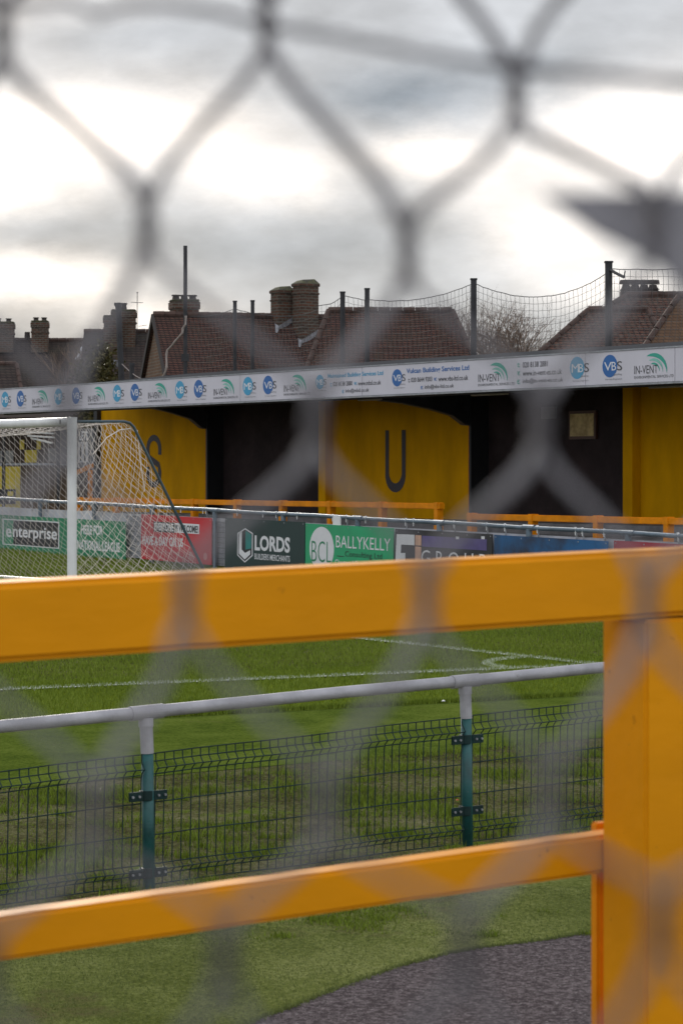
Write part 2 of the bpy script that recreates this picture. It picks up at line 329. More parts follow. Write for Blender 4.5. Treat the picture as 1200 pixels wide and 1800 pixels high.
# grass blades
def blades(name, pts, hmin, hmax, w, m, label, lift=.01, clump=None):
    n = len(pts); a = RNG.uniform(0, 2 * math.pi, n); h = RNG.uniform(hmin, hmax, n); le = RNG.uniform(0, .6, n) * h; la = RNG.uniform(0, 2 * math.pi, n)
    z = SL * pts[:, 1] + lift - .004; dx, dy = np.cos(a) * w / 2, np.sin(a) * w / 2
    v = np.empty((n, 3, 3), 'f')
    v[:, 0] = np.stack([pts[:, 0] - dx, pts[:, 1] - dy, z], 1); v[:, 1] = np.stack([pts[:, 0] + dx, pts[:, 1] + dy, z], 1)
    v[:, 2] = np.stack([pts[:, 0] + np.cos(la) * le, pts[:, 1] + np.sin(la) * le, z + h], 1)
    me = bpy.data.meshes.new(name); me.vertices.add(n * 3); me.vertices.foreach_set('co', v.ravel())
    me.loops.add(n * 3); me.loops.foreach_set('vertex_index', np.arange(n * 3, dtype='i'))
    me.polygons.add(n); me.polygons.foreach_set('loop_start', np.arange(0, n * 3, 3, dtype='i'))
    me.update(calc_edges=True); me.materials.append(m)
    o = link(bpy.data.objects.new(name, me)); tag(o, label, 'grass', kind='stuff'); return o
def scatter(n, X0, X1, Y0, Y1, test=None):
    d1 = EYE / ((Y0 - HOR) / FP + SL); d0 = EYE / ((Y1 - HOR) / FP + SL)
    d = np.sqrt(RNG.uniform(d0 * d0, d1 * d1, n)); X = RNG.uniform(X0, X1, n)
    p = np.stack([(X - 600) / FP * d, d], 1)
    if test is not None: p = p[test(p)]
    return p
def side_of(a, b):
    def f(p): return (b[0] - a[0]) * (p[:, 1] - a[1]) - (b[1] - a[1]) * (p[:, 0] - a[0]) > 0
    return f
pf = side_of(e0, e1)
m_bp = blade_mat('pitch_blades', [(.075, .11, .012), (.13, .18, .018), (.19, .25, .028), (.29, .30, .08)])
m_bm = blade_mat('moss_blades', [(.06, .07, .015), (.11, .14, .02), (.18, .25, .022), (.22, .20, .07)])
m_bc = blade_mat('carpet_blades', [(.07, .09, .022), (.14, .17, .05), (.25, .27, .10)])
pp = scatter(150000, -60, 1130, 1095, 1270, pf)
blades('pitch_grass', pp, .02, .045, .010, m_bp, 'short mown green grass of the pitch between the white lines')
pp = scatter(45000, -60, 700, 962, 1100, pf)
blades('far_pitch_grass', pp, .03, .06, .02, m_bp, 'olive green grass between the goal and the advertising boards')
lp = []
for a_, b_, n_ in ((corner, corner + ga * 9, 3200), (corner, corner + gb * 16, 4200)):
    k = RNG.uniform(0, 1, n_)[:, None]; nn = (b_ - a_).normalized(); lp.append(np.array(a_)[None] + k * np.array(b_ - a_)[None] + np.array([-nn.y, nn.x])[None] * RNG.normal(0, .03, (n_, 1)))
a_ = RNG.uniform(0, math.pi / 2, 600)[:, None]; rr_ = RNG.normal(1, .025, (600, 1)); lp.append(np.array(corner)[None] + (np.cos(a_) * np.array(ga)[None] + np.sin(a_) * np.array(gb)[None]) * rr_)
blades('line_grass', np.concatenate(lp), .02, .04, .011, blade_mat('chalked_blades', [(.18, .23, .12), (.42, .46, .36), (.62, .64, .58)]), 'grass blades whitened by the pitch marking paint', .012)
# lip of longer grass along the edge of the pitch
E0, E1 = np.array(G2(200, 1266)), np.array(G2(1120, 1218)); k = RNG.uniform(0, 1, 9000)[:, None]
pp = E0 + (E1 - E0) * k + RNG.normal(0, .02, (9000, 2))
blades('pitch_edge_grass', pp, .02, .06, .009, m_bp, 'ragged grass lip where the pitch meets the flat turf strip', .008)
# weeds and tufts in the mossy strip
pts = []
f0n, f1n = np.array(f0), np.array(f1)
for i in range(190):
    c = scatter(1, -40, 1090, 1310, 1620)[0]
    if side_of(f0, f1)(c[None])[0] or not side_of(c0, c1)(c[None])[0]: continue
    r_ = random.uniform(.04, .22); kk = int(r_ * 1300)
    pts.append(c + RNG.normal(0, r_ * .5, (kk, 2)) * np.array([1.5, 1.0]))
pts = np.concatenate(pts)
blades('weed_tufts', pts, .012, .05, .009, m_bm, 'bright green weeds and moss tufts on the strip behind the wire fence', .006)
pp = scatter(22000, -40, 1090, 1300, 1640, lambda p: ~side_of(f0, f1)(p) & side_of(c0, c1)(p))
blades('thin_grass', pp, .006, .022, .008, m_bm, 'thin patchy grass on the strip behind the wire fence', .002)
pts = []
for (X, Y, r_) in ((590, 1622, .10), (640, 1630, .12), (560, 1618, .08), (495, 1648, .05), (860, 1646, .05), (1035, 1645, .05), (670, 1616, .08), (615, 1605, .16), (700, 1600, .1)):
    c = np.array(G2(X, Y)); pts.append(c + RNG.normal(0, r_ * .6, (int(r_ * 2600), 2)))
for i in range(26):
    c = np.array(G2(random.uniform(0, 1000), random.uniform(1600, 1660))); pts.append(c + RNG.normal(0, .03, (16, 2)))
blades('path_edge_weeds', np.concatenate(pts), .008, .03, .008, m_bm, 'small weeds growing through the worn green path beside the tarmac', .006)
pl = np.array([(q[0], q[1]) for q in tar_edge])
def green(p):                                    # beyond the tarmac edge and nearer than the strip behind the fence
    yy = np.interp(p[:, 0], pl[:, 0], pl[:, 1]); return (p[:, 1] > yy + .01) & ~side_of(c0, c1)(p)
pp = scatter(70000, -60, 1090, 1560, 1830, green)
blades('path_pile', pp, .003, .011, .007, m_bc, 'short matted pile of the worn green artificial turf path', .006)
k = RNG.uniform(0, 1, 4000); te = np.array(tar_edge); idx = (k * (len(te) - 2)).astype(int); fr = (k * (len(te) - 2)) - idx
pp = te[idx] + (te[idx + 1] - te[idx]) * fr[:, None] + RNG.normal(0, .012, (4000, 2))
blades('tarmac_edge_grass', pp, .006, .022, .007, m_bc, 'frayed green fibres along the edge of the tarmac', .008)
# small litter and fallen leaves
def speck(name, X, Y, sz, m, label, cat):
    q = ground(X, Y); b = MB(); n = 7
    vs = [(math.cos(2 * math.pi * i / n) * sz * random.uniform(.6, 1.1), math.sin(2 * math.pi * i / n) * sz * random.uniform(.5, 1.), random.uniform(0, .3) * sz) for i in range(n)]
    b.add(vs + [(0, 0, sz * .8)], [(i, (i + 1) % n, n) for i in range(n)] + [tuple(reversed(range(n)))])
    o = b.build(name, m); o.location = q + Vector((0, 0, .018)); tag(o, label, cat); return o
speck('paper_scrap', 779, 1237, .022, m_white, 'small white scrap of litter at the edge of the pitch near the second fence post', 'litter')
m_leaf = mat('red_leaf', (.45, .05, .02), .6)
speck('fallen_leaf', 803, 1412, .014, m_leaf, 'tiny red fallen leaf behind the wire fence left of the second teal post', 'leaf')
speck('bottle_cap', 911, 1760 - 3, .012, mat('blue_cap', (.05, .08, .3), .5), 'tiny blue scrap on the tarmac', 'litter') if False else None

# ------------------------------------------------------------------ near pitch fence with wire mesh
def near_fence():
    a = ground(257, 1562); b = ground(817, 1487)
    dv = (b - a); Ls = math.hypot(dv.x, dv.y); rz = math.atan2(dv.y, dv.x)
    root = empty('pitch_fence', a, rz)
    tag(root, 'near pitch fence with white pipe rail, teal posts and green wire mesh', 'fence')
    def rail_z(x): return (zat(a, 1252) - a.z) + x / Ls * ((zat(b, 1197) - a.z) - (zat(a, 1252) - a.z))
    def base_z(x): return x / Ls * (b.z - a.z)
    pr = MB(); xs = [-3 * Ls, -2 * Ls, -Ls, -.7, 0, .6 * Ls, Ls, 1.5 * Ls, 2 * Ls, 3 * Ls]
    pr.tube([(x, 0, rail_z(x) + (.004 if 0 < x < Ls else 0)) for x in xs], .033, 20); pr.build('top_rail', m_whitepipe, root, smooth=False)
    root.children[0].data.shade_smooth()
    panel_src = None
    for k in range(-3, 4):
        x = k * Ls; zb, zt = base_z(x), rail_z(x)
        p = MB(); p.tube([(x + .02, 0, zb - .1), (x + .008, 0, zt - .21)], .032, 18); po = p.build('post', m_teal, root, smooth=True)
        c = MB(); c.tube([(x + .008, 0, zt - .215), (x, 0, zt - .05)], .0345, 18); c.tube([(x, 0, zt - .075), (x, 0, zt - .03)], .039, 18)
        c.build('sleeve', m_whitepipe, po, smooth=False)
        t = MB(); t.tube([(x - .1, 0, rail_z(x - .1)), (x + .1, 0, rail_z(x + .1))], .0385, 20); t.build('tee_fitting', m_whitepipe, po)
        off = .0 if k != 1 else .10
        for zc in ((zt - .435 + off), (zt - .84 + off * .95)):
            q = MB(); q.box((x - .075, -.02, zc), (.085, .012, .05)); q.box((x + .075, -.02, zc), (.085, .012, .05)); q.tube([(x, 0, zc - .026), (x, 0, zc + .026)], .038, 14)
            cl = q.build('clamp', m_mesh, po, bevel=.003)
            for bx in (-.1, -.06, .06, .1): w = MB(); w.tube([(x + bx, -.028, zc), (x + bx, -.036, zc)], .007, 8); w.build('bolt', m_galv, cl)
    # mesh panels: vertical wires with folded tops and bottoms
    for k in range(-3, 3):
        x0, x1 = k * Ls + .045, (k + 1) * Ls - .04
        z0, z1 = .015, .0
        w = MB(); nw = int((x1 - x0) / .055)
        zs = [0, .055, .07, .085, .10, .115, .3, .5, .612, .635, .648, .660, .672, .695, .745]; ysft = [0, 0, -.012, -.03, -.012, 0, 0, 0, 0, -.006, -.018, -.032, -.02, -.002, 0]
        for i in range(nw + 1):
            x = x0 + (x1 - x0) * i / nw + random.uniform(-.003, .003); zb = base_z(x) + .02
            top = rail_z(x) - base_z(x) - .236 + .014 * x / Ls; sc = top / .745
            w.tube([(x + z * .02, ysft[j], zb + z * sc) for j, z in enumerate(zs)], .0034, 5, False)
        for z in (.0, .055, .085, .115, .28, .465, .625, .66, .697, .742):
            pts = []
            for i in range(9):
                x = x0 + (x1 - x0) * i / 8; zb = base_z(x) + .02; sc = (rail_z(x) - base_z(x) - .236 + .014 * x / Ls) / .745
                pts.append((x, -.036 if z in (.085, .66) else -.006, zb + z * sc + math.sin(i * 1.3 + k) * .003))
            w.tube(pts, .0034, 5, False)
        w.build('mesh_panel', m_mesh, root)
near_fence()

# ------------------------------------------------------------------ near yellow barrier on the terrace
def near_barrier():
    z0, z1 = 4.5, 5.23
    A = at(0, 1025, z0); B = at(1050, 972, z1); dv = B - A; L = math.hypot(dv.x, dv.y); rz = math.atan2(dv.y, dv.x)
    sl = dv.z / L
    fl = .92
    root = empty('crowd_barrier', (A.x, A.y, fl), rz)
    tag(root, 'thick yellow crowd barrier close to the camera, two rails and a square post', 'barrier')
    zt = A.z - fl
    def ang(p, l): return (p[0], p[1], p[2])
    top = MB(); top.bar((-2.2, .06, zt - .072 - 2.2 * sl), (3.2, .06, zt - .072 + 3.2 * sl), .12, .144); o = top.build('top_rail', m_rail, root, bevel=.012, seg=3)
    u = Vector((dv.x / L, dv.y / L)); nrm = Vector((-u.y, u.x))
    def plane(X, Y, off):                         # local x, z of the pixel's point on the plane local y = off
        k = (X - 600) / FP; ox, oy = A.x + nrm.x * off, A.y + nrm.y * off
        t = (k * oy - ox) / (u.x - k * u.y); d = oy + u.y * t
        return t, EYE + (HOR - Y) / FP * d - fl
    f_ = .155
    xa, za = plane(0, 1612, f_); xb, zb = plane(1050, 1469, f_); _, zc = plane(0, 1691, f_); h = za - zc; sl2 = (zb - za) / (xb - xa)
    def lz_(x): return za + (x - xa) * sl2 - h / 2
    xe = plane(1128, 0, f_)[0]
    lo = MB(); lo.bar((-2.2, f_ + .035, lz_(-2.2)), (3.2, f_ + .035, lz_(3.2)), .07, h); lo.build('lower_rail', m_rail, root, bevel=.009, seg=3)
    for x in (L + .13, L - 2.5, L + 2.8):
        ztop = zt - .146 + x * sl
        p = MB(); p.box2((x, .002, 0), (x + .17, .153, ztop)); p.build('post', m_rail, root, bevel=.008, seg=3)
    X_, zz = plane(1050, 1447, .235)
    c = MB(); c.box2((X_, .235, 0), (X_ + .06, .262, zz)); c.build('upright', m_barr, root, bevel=.004)
near_barrier()
tr = MB(); tr.box2((-6, -4, -.1), (8, 6.3, .92)); o = tr.build('terrace_step', m_concrete, bevel=.01); struct(o)

# ------------------------------------------------------------------ chain-link fence in front of the lens
def close_fence():
    D = .60
    listed = {-1: {0: (-190, -270), 1: (250, -280), 2: (690, -250), 3: (1110, -210)}, 0: {0: (5, 60), 1: (468, 45), 2: (905, 165), 3: (1300, 125)},
              1: {0: (-190, 380), 1: (258, 395), 2: (715, 440), 3: (1150, 400)}, 2: {0: (115, 745), 1: (553, 745), 2: (948, 750), 3: (1370, 760)},
              3: {0: (-100, 1080), 1: (325, 1055), 2: (748, 1055), 3: (1135, 1065)}, 4: {0: (165, 1430), 1: (570, 1420), 2: (965, 1400), 3: (1380, 1400)},
              5: {0: (-20, 1700), 1: (395, 1680), 2: (815, 1665), 3: (1160, 1620)}, 6: {0: (180, 2030), 1: (600, 2030), 2: (1000, 2000), 3: (1400, 1990)}}
    def pos(r, k):
        if r in listed and k in listed[r]: return listed[r][k]
        return ((-195 if r % 2 else 20) + 432 * k, 60 + 330 * r)
    def P(X, Y, dz=0):                           # the slack netting leans in towards the lens lower down
        dd = D + .18 - .00018 * (Y - 50); dd = min(max(dd, .50), .82)
        return Vector(((X - 600) / FP * dd, dz + dd - D, (HOR - Y) / FP * dd))
    root = empty('chain_link_fence', (0, D, EYE)); tag(root, 'blurred grey chain-link fence right in front of the camera', 'fence')
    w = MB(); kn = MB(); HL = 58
    for r in range(-3, 9):
        for k in range(-3, 8):
            X, Y = pos(r, k)
            jit = random.Random(r * 17 + k)
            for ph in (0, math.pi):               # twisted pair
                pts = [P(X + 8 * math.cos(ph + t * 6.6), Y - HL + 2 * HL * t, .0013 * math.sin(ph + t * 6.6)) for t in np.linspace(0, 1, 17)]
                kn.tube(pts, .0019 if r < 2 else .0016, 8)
            for k2 in ((k, k + 1) if r % 2 == 0 else (k - 1, k)):
                X2, Y2 = pos(r + 1, k2)
                side = -1 if X2 < X else 1
                rad = (.0016 if side < 0 else .0018) if r < 1 else (.0017 if side < 0 else .0012)
                rad *= min(max(D + .18 - .00018 * (Y - 50), .5), .82) / .62
                am = jit.uniform(-12, 12)
                pts = [P(X + side * 7, Y + HL - 14), P(X + side * 22, Y + HL + 14)] + [P(X + (X2 - X) * t + am * math.sin(t * 3.1), Y + HL + (Y2 - Y - 2 * HL) * t, .001 * math.sin(t * 3.1)) for t in (.2, .35, .5, .65, .8)] + [P(X2 - side * 22, Y2 - HL - 14), P(X2 - side * 7, Y2 - HL + 14)]
                w.tube(pts, rad, 8)
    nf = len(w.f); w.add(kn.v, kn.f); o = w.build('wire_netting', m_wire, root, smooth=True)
    o.data.materials.append(mat('shaded_twist_wire', (.075, .066, .07), .7, .1, var=.3, scale=60))  # darker wire colour for the knots, shade within the twists painted in
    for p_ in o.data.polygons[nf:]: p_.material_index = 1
    t = MB(); pts = [(-500, 40), (-200, -20), (0, 8), (120, 0), (170, 22), (230, 5), (300, 6), (380, 14), (470, 40), (600, 62), (760, 92), (905, 118), (1060, 128), (1200, 140), (1500, 160), (1900, 170)]
    t.tube([P(x, y, .004) for x, y in pts], .00155, 8); t.build('tension_wire', m_wire, root, smooth=True)
    p = MB(); poly = [(950, 338), (1400, 340), (1400, 600), (1260, 545), (1180, 482), (1120, 446), (1050, 412)]
    zz = [((X - 600) / FP * .74, (HOR - Y) / FP * .74) for X, Y in poly]
    q = MB(); q.prism(zz, .14, .144); o = q.build('fixing_plate', m_plate, root, bevel=.0008)
    o['label'] = 'blurred grey metal plate fixed to the netting at the right edge'
close_fence()

# ------------------------------------------------------------------ far perimeter fence and advertising boards
def rail_y(X): return 876.3 + .055 * X
def perimeter():
    A = on(0, -150, rail_y(-150)); B = on(0, 1400, rail_y(1400))
    root = empty('perimeter_fence', (0, 0, 0)); tag(root, 'blue-grey tubular rail fence across the far side, hung with advertising boards', 'fence')
    r = MB(); n = 24
    r.tube([A.lerp(B, i / n) + Vector((0, 0, .006 * math.sin(i * 1.9))) for i in range(n + 1)], .032, 10); r.build('top_rail', m_bluegalv, root, smooth=True)
    inv = 1 / 3503.; k = 0
    while True:
        X = 1 / (inv + (k - 2) * 1.49e-5) - 2400
        if X < -150: break
        q = on(0, X, rail_y(X)); k += 1
        g_ = gz(q.y)
        p = MB(); p.tube([(q.x, q.y, g_ - .1), (q.x, q.y, q.z - .03)], .034, 10)
        p.tube([(q.x, q.y, q.z - .12), (q.x, q.y, q.z - .02)], .044, 10)
        t = (B - A).normalized(); p.tube([q - t * .12, q + t * .12], .041, 10)
        p.build('post', m_bluegalv, root, smooth=False)
    for X in (18, 55, 80, 130, 178, 233, 266, 318, 357, 362, 417, 462, 485, 522, 584, 608, 642, 712, 726, 797, 854, 886, 943, 1010, 1022, 1060, 1190):
        q = on(0, X, rail_y(X)); c = MB(); c.tube([q + Vector((-.004, 0, .0)), q + Vector((.012, .006, 0))], .043, 10)
        c.bar(q + Vector((0, -.036, .03)), q + Vector((0, -.036, -.07)), .012, .02); c.build('cable_tie', m_white, root)
        if X % 3:
            c = MB(); c.tube([q + Vector((.02, .03, -.03)), q + Vector((.02, .03, -.2))], .012, 6); c.build('hanging_strap', m_galv, root)
    # pale sheet behind the boards and the stretch of wire mesh seen between them
    for (x0, x1) in ((-150, 375), (378, 1400)):
        a, b = on(.06, x0, rail_y(x0) + 20), on(.06, x1, rail_y(x1) + 20)
        s = MB(); vs = []
        for q in (a, b):
            for dz in (0, 1):
                for dd in (0, .01):
                    vs.append((q.x + PX * dd, q.y + PY * dd, q.z + .06 if dz else gz(q.y) + .06))
        s.add(vs, [(0, 4, 6, 2), (1, 3, 7, 5), (2, 6, 7, 3), (0, 1, 5, 4), (0, 2, 3, 1), (4, 5, 7, 6)]); s.build('backing_sheet', m_backing, root)
    w = MB()
    for (x0, x1) in ((223, 247), (374, 396)):
        for i in range(14):
            q = on(-.01, x0 + (x1 - x0) * i / 13, 920); w.tube([(q.x, q.y, gz(q.y) + .05), (q.x, q.y, gz(q.y) + .78)], .003, 4, False)
        for j in range(9):
            a, b = line(-.01, x0), line(-.01, x1); hz = .1 + j * .085
            w.tube([(a.x, a.y, gz(a.y) + hz), (b.x, b.y, gz(b.y) + hz)], .003, 4, False)
    w.build('wire_mesh', m_mesh, root)
perimeter()

class Board:
    """a flat hoarding hung on the rail; px() turns a photo column/row into board coordinates"""
    def __init__(s, name, X0, X1, Yt0, Yb0, col, label, off=-.05, group='advertising boards along the far side of the pitch', rough=.45, slope_rows=None):
        s.d = off; a = on(off, X0, Yb0); b = line(off, X1)
        yt1 = Yt0 + (X1 - X0) * .056; tz0, tz1 = zat(line(off, X0), Yt0), zat(b, yt1)
        L = math.hypot(b.x - a.x, b.y - a.y); s.sl = math.atan2(tz1 - tz0, L); s.a = a; s.L = L; s.H = tz0 - a.z
        s.root = empty(name, a, RZ, -s.sl); tag(s.root, label, 'sign', group)
        p = MB(); p.box2((0, 0, 0), (L, .012, s.H)); s.panel = p.build('panel', mat(label[:20] + '_panel', col, rough, var=.10, scale=2.2, bump=.25, bscale=1.3), s.root, bevel=.002)
        for x in (.004, L * .25, L * .5, L * .75, L - .004):
            r = MB(); r.tube([(min(max(x, .04), L - .04), -.004, s.H - .03), (min(max(x, .04), L - .04), .0, s.H - .03)], .010, 8)
            r.build('eyelet', m_galv, s.root)
    def px(s, X, Y):
        q = on(s.d, X, Y); dx, dy = q.x - s.a.x, q.y - s.a.y; l = dx * -SX + dy * -SY
        return l, (q.z - s.a.z) - math.tan(s.sl) * l
    def text(s, t, X0, X1, Yt, Yb, m, bold=0., name='lettering', y=-.003, shear=0.):
        x0, zb = s.px(X0, Yb); x1, _ = s.px(X1, Yb); _, zt = s.px(X0, Yt)
        return text_part(name, t, x0, x1, zb, zt, m, s.root, y=y, bold=bold, shear=shear)
    def rect(s, name, X0, X1, Yt, Yb, m, y=-.002, parent=None):
        x0, zb = s.px(X0, Yb); x1, _ = s.px(X1, Yb); _, zt = s.px(X0, Yt)
        p = MB(); p.box2((x0, y, zb), (x1, y + .0015, zt)); return p.build(name, m, parent or s.root)
    def poly(s, name, pts, m, y=-.003, frac=False):
        p = MB(); p.prism([s.px(*q) for q in pts], y, y + .001); return p.build(name, m, s.root)
    def ellipse(s, name, Xc, Yc, r, m, y=-.0025, hole=0.):
        cx, cz = s.px(Xc, Yc); n = 40; p = MB()
        if not hole: p.prism([(cx + r * math.cos(2 * math.pi * i / n), cz + r * math.sin(2 * math.pi * i / n)) for i in range(n)], y, y + .001)
        else:
            o_ = [(cx + r * math.cos(2 * math.pi * i / n), y, cz + r * math.sin(2 * math.pi * i / n)) for i in range(n)]
            i_ = [(cx + hole * math.cos(2 * math.pi * i / n), y, cz + hole * math.sin(2 * math.pi * i / n)) for i in range(n)]
            p.add(o_ + i_, [(i, (i + 1) % n, (i + 1) % n + n, i + n) for i in range(n)])
        return p.build(name, m, s.root)
m_ink = mat('white_ink', (.72, .72, .74), .45, var=.05); m_blk = mat('black_ink', (.018, .018, .022), .5, var=.1)
def boards():
    b = Board('advertising_board', -30, 221, 903, 963.5, (.006, .21, .09), 'green board with black box reading enterprise, seen through the goal net')
    b.rect('box_border', 5, 104.5, 911.5, 957, m_ink, -.002); b.rect('name_box', 7, 103, 913.5, 955.5, m_blk, -.0035)
    b.rect('green_square', 7, 24, 913.5, 955.5, mat('bright_green', (.015, .26, .12), .45), -.005)
    b.text('e', 11.5, 21, 928, 944, m_ink, .02, y=-.0065); b.text('nterprise', 23.5, 101, 924, 950, m_ink, .02, y=-.0065)
    b.text('HERE FOR', 143, 181, 922, 939, m_ink, .025); b.text('THE', 121, 134, 947, 964, m_ink, .025); b.text('NATIONAL LEAGUE', 136.5, 211, 948.5, 965.5, m_ink, .025)
    b = Board('advertising_board', 248, 371.5, 904, 982.5, (.55, .014, .024), 'red advertising board reading EVERYONE IS WELCOME! beside the goal net')
    b.rect('banner_strip', 306, 350, 919, 936, m_ink, -.002); b.rect('banner_strip', 270, 307, 916.5, 934.5, m_blk, -.0035)
    b.text('EVERYONE', 271.5, 305.5, 918.5, 932, m_ink, .03, y=-.005); b.text('IS WELCOME!', 308.5, 348, 922, 934.5, m_blk, .03, y=-.0035)
    b.text('HAVE A DAY ON US', 251, 322, 941, 957, m_ink, .03)
    mp = mat('pale_red_ink', (.62, .22, .22), .5)
    b.text('MATCHDAY TICKETS AVAILABLE', 252, 318, 966, 970, mp, .0); b.text('ask at the club office for details', 252, 310, 973, 976.5, mp, .0) if False else None
    b.ellipse('crest', 336, 977, .07, mp); b.ellipse('crest', 361, 978, .06, mp)
    b = Board('advertising_board', 395, 535, 910, 998, (.006, .030, .028), 'very dark green advertising board reading LORDS BUILDERS MERCHANTS')
    g1 = mat('teal_logo', (.02, .22, .20), .5)
    b.poly('logo', [(430.5, 928.2), (444, 937), (444, 977), (430.5, 989), (417, 976), (417, 937)], m_ink, -.002)
    b.poly('logo', [(430.5, 930.5), (442.6, 938.5), (442.6, 976), (430.5, 986.5), (418.4, 975), (418.4, 938.5)], m_blk, -.0035)
    b.poly('logo', [(431.5, 932.5), (441.6, 939.5), (441.6, 964), (431.5, 966)], g1, -.005)
    b.poly('logo', [(420, 938.5), (425, 934.5), (425, 966), (431, 972), (440, 967), (440, 974.5), (430.5, 983.5), (420, 973)], m_ink, -.005)
    b.text('LORDS', 447.5, 509.5, 940.5, 967.5, m_ink, .035); b.text('BUILDERS MERCHANTS', 447.5, 509.5, 972.5, 983, m_ink, .01)
    b = Board('advertising_board', 536, 690.5, 920, 1008, (.016, .36, .15), 'bright green advertising board reading BALLYKELLY Consulting Ltd with a white BCL disc')
    b.ellipse('disc', 565, 964.5, .335, m_ink); gl = mat('green_ink', (.03, .24, .12), .5)
    b.text('BCL', 547.5, 582, 950, 987, gl, -.012, y=-.0045)
    b.text('BALLYKELLY', 590, 685.5, 941, 962, m_ink, .0); b.rect('dash', 592, 604, 976.5, 977.8, m_blk, -.003); b.text('Consulting Ltd', 606, 671, 968.5, 981, m_blk, .0)
    b.text('Chartered Quantity Surveyors', 589, 684, 983, 996, m_ink, .008)
    b = Board('advertising_board', 693.5, 864, 929.5, 1012, (.020, .019, .022), 'black advertising board with the word GROUP and a purple rectangle')
    b.poly('logo', [(696.5, 938.8), (727.5, 940), (727.5, 958.5), (704.5, 957), (704, 972), (712, 972), (711.5, 1006), (693.8, 1005)], m_ink, -.003)
    b.rect('peach_bar', 729, 739.5, 940.5, 958.5, mat('peach_ink', (.62, .36, .24), .5), -.003); b.rect('peach_bar', 729, 739.5, 960.5, 1000, mat('peach_ink2', (.62, .36, .24), .5), -.003)
    b.rect('purple_panel', 741, 854.5, 941.5, 960.5, mat('purple_ink', (.10, .075, .22), .5), -.003)
    b.rect('white_tag', 800.5, 806, 943, 947.5, m_ink, -.005); b.rect('white_tag', 845, 851, 942.5, 947.5, m_ink, -.005)
    b.text('G R O U P', 740, 853, 966.5, 992, m_ink, .0)
    mb = mat('blue_board', (.006, .10, .26), .45, var=.1, scale=.9, col2=(.012, .022, .05), thr=(.42, .58))
    b = Board('advertising_board', 867, 1067, 940, 1022, (.01, .1, .25), 'blue advertising board with a dark cloudy pattern, right of the black GROUP board')
    b.panel.data.materials[0] = mb; b.text('L i n k', 884, 950, 979, 995, m_ink, .0)  if False else b.rect('white_mark', 885, 887, 979, 990, m_ink, -.003)
    b = Board('advertising_board', 1077, 1300, 950, 1040, (.36, .012, .035), 'red advertising board with a white line at the right edge of the picture')
    b.rect('white_line', 1079, 1290, 966, 969.5, m_ink, -.003)
boards()
# small paper notice clipped over the rail
q = on(-.04, 531, 921); n = MB(); n.box((0, 0, 0), (.21, .02, .14)); o = n.build('notice_card', m_white, bevel=.004); o.location = q + Vector((.6, -.8, .0)) * 0 + Vector((0, 0, .06)); o.rotation_euler = (0, 0, RZ)
o.location = on(-.03, 592, 915.5); tag(o, 'small white card fixed to the perimeter rail above the green BALLYKELLY board', 'card')

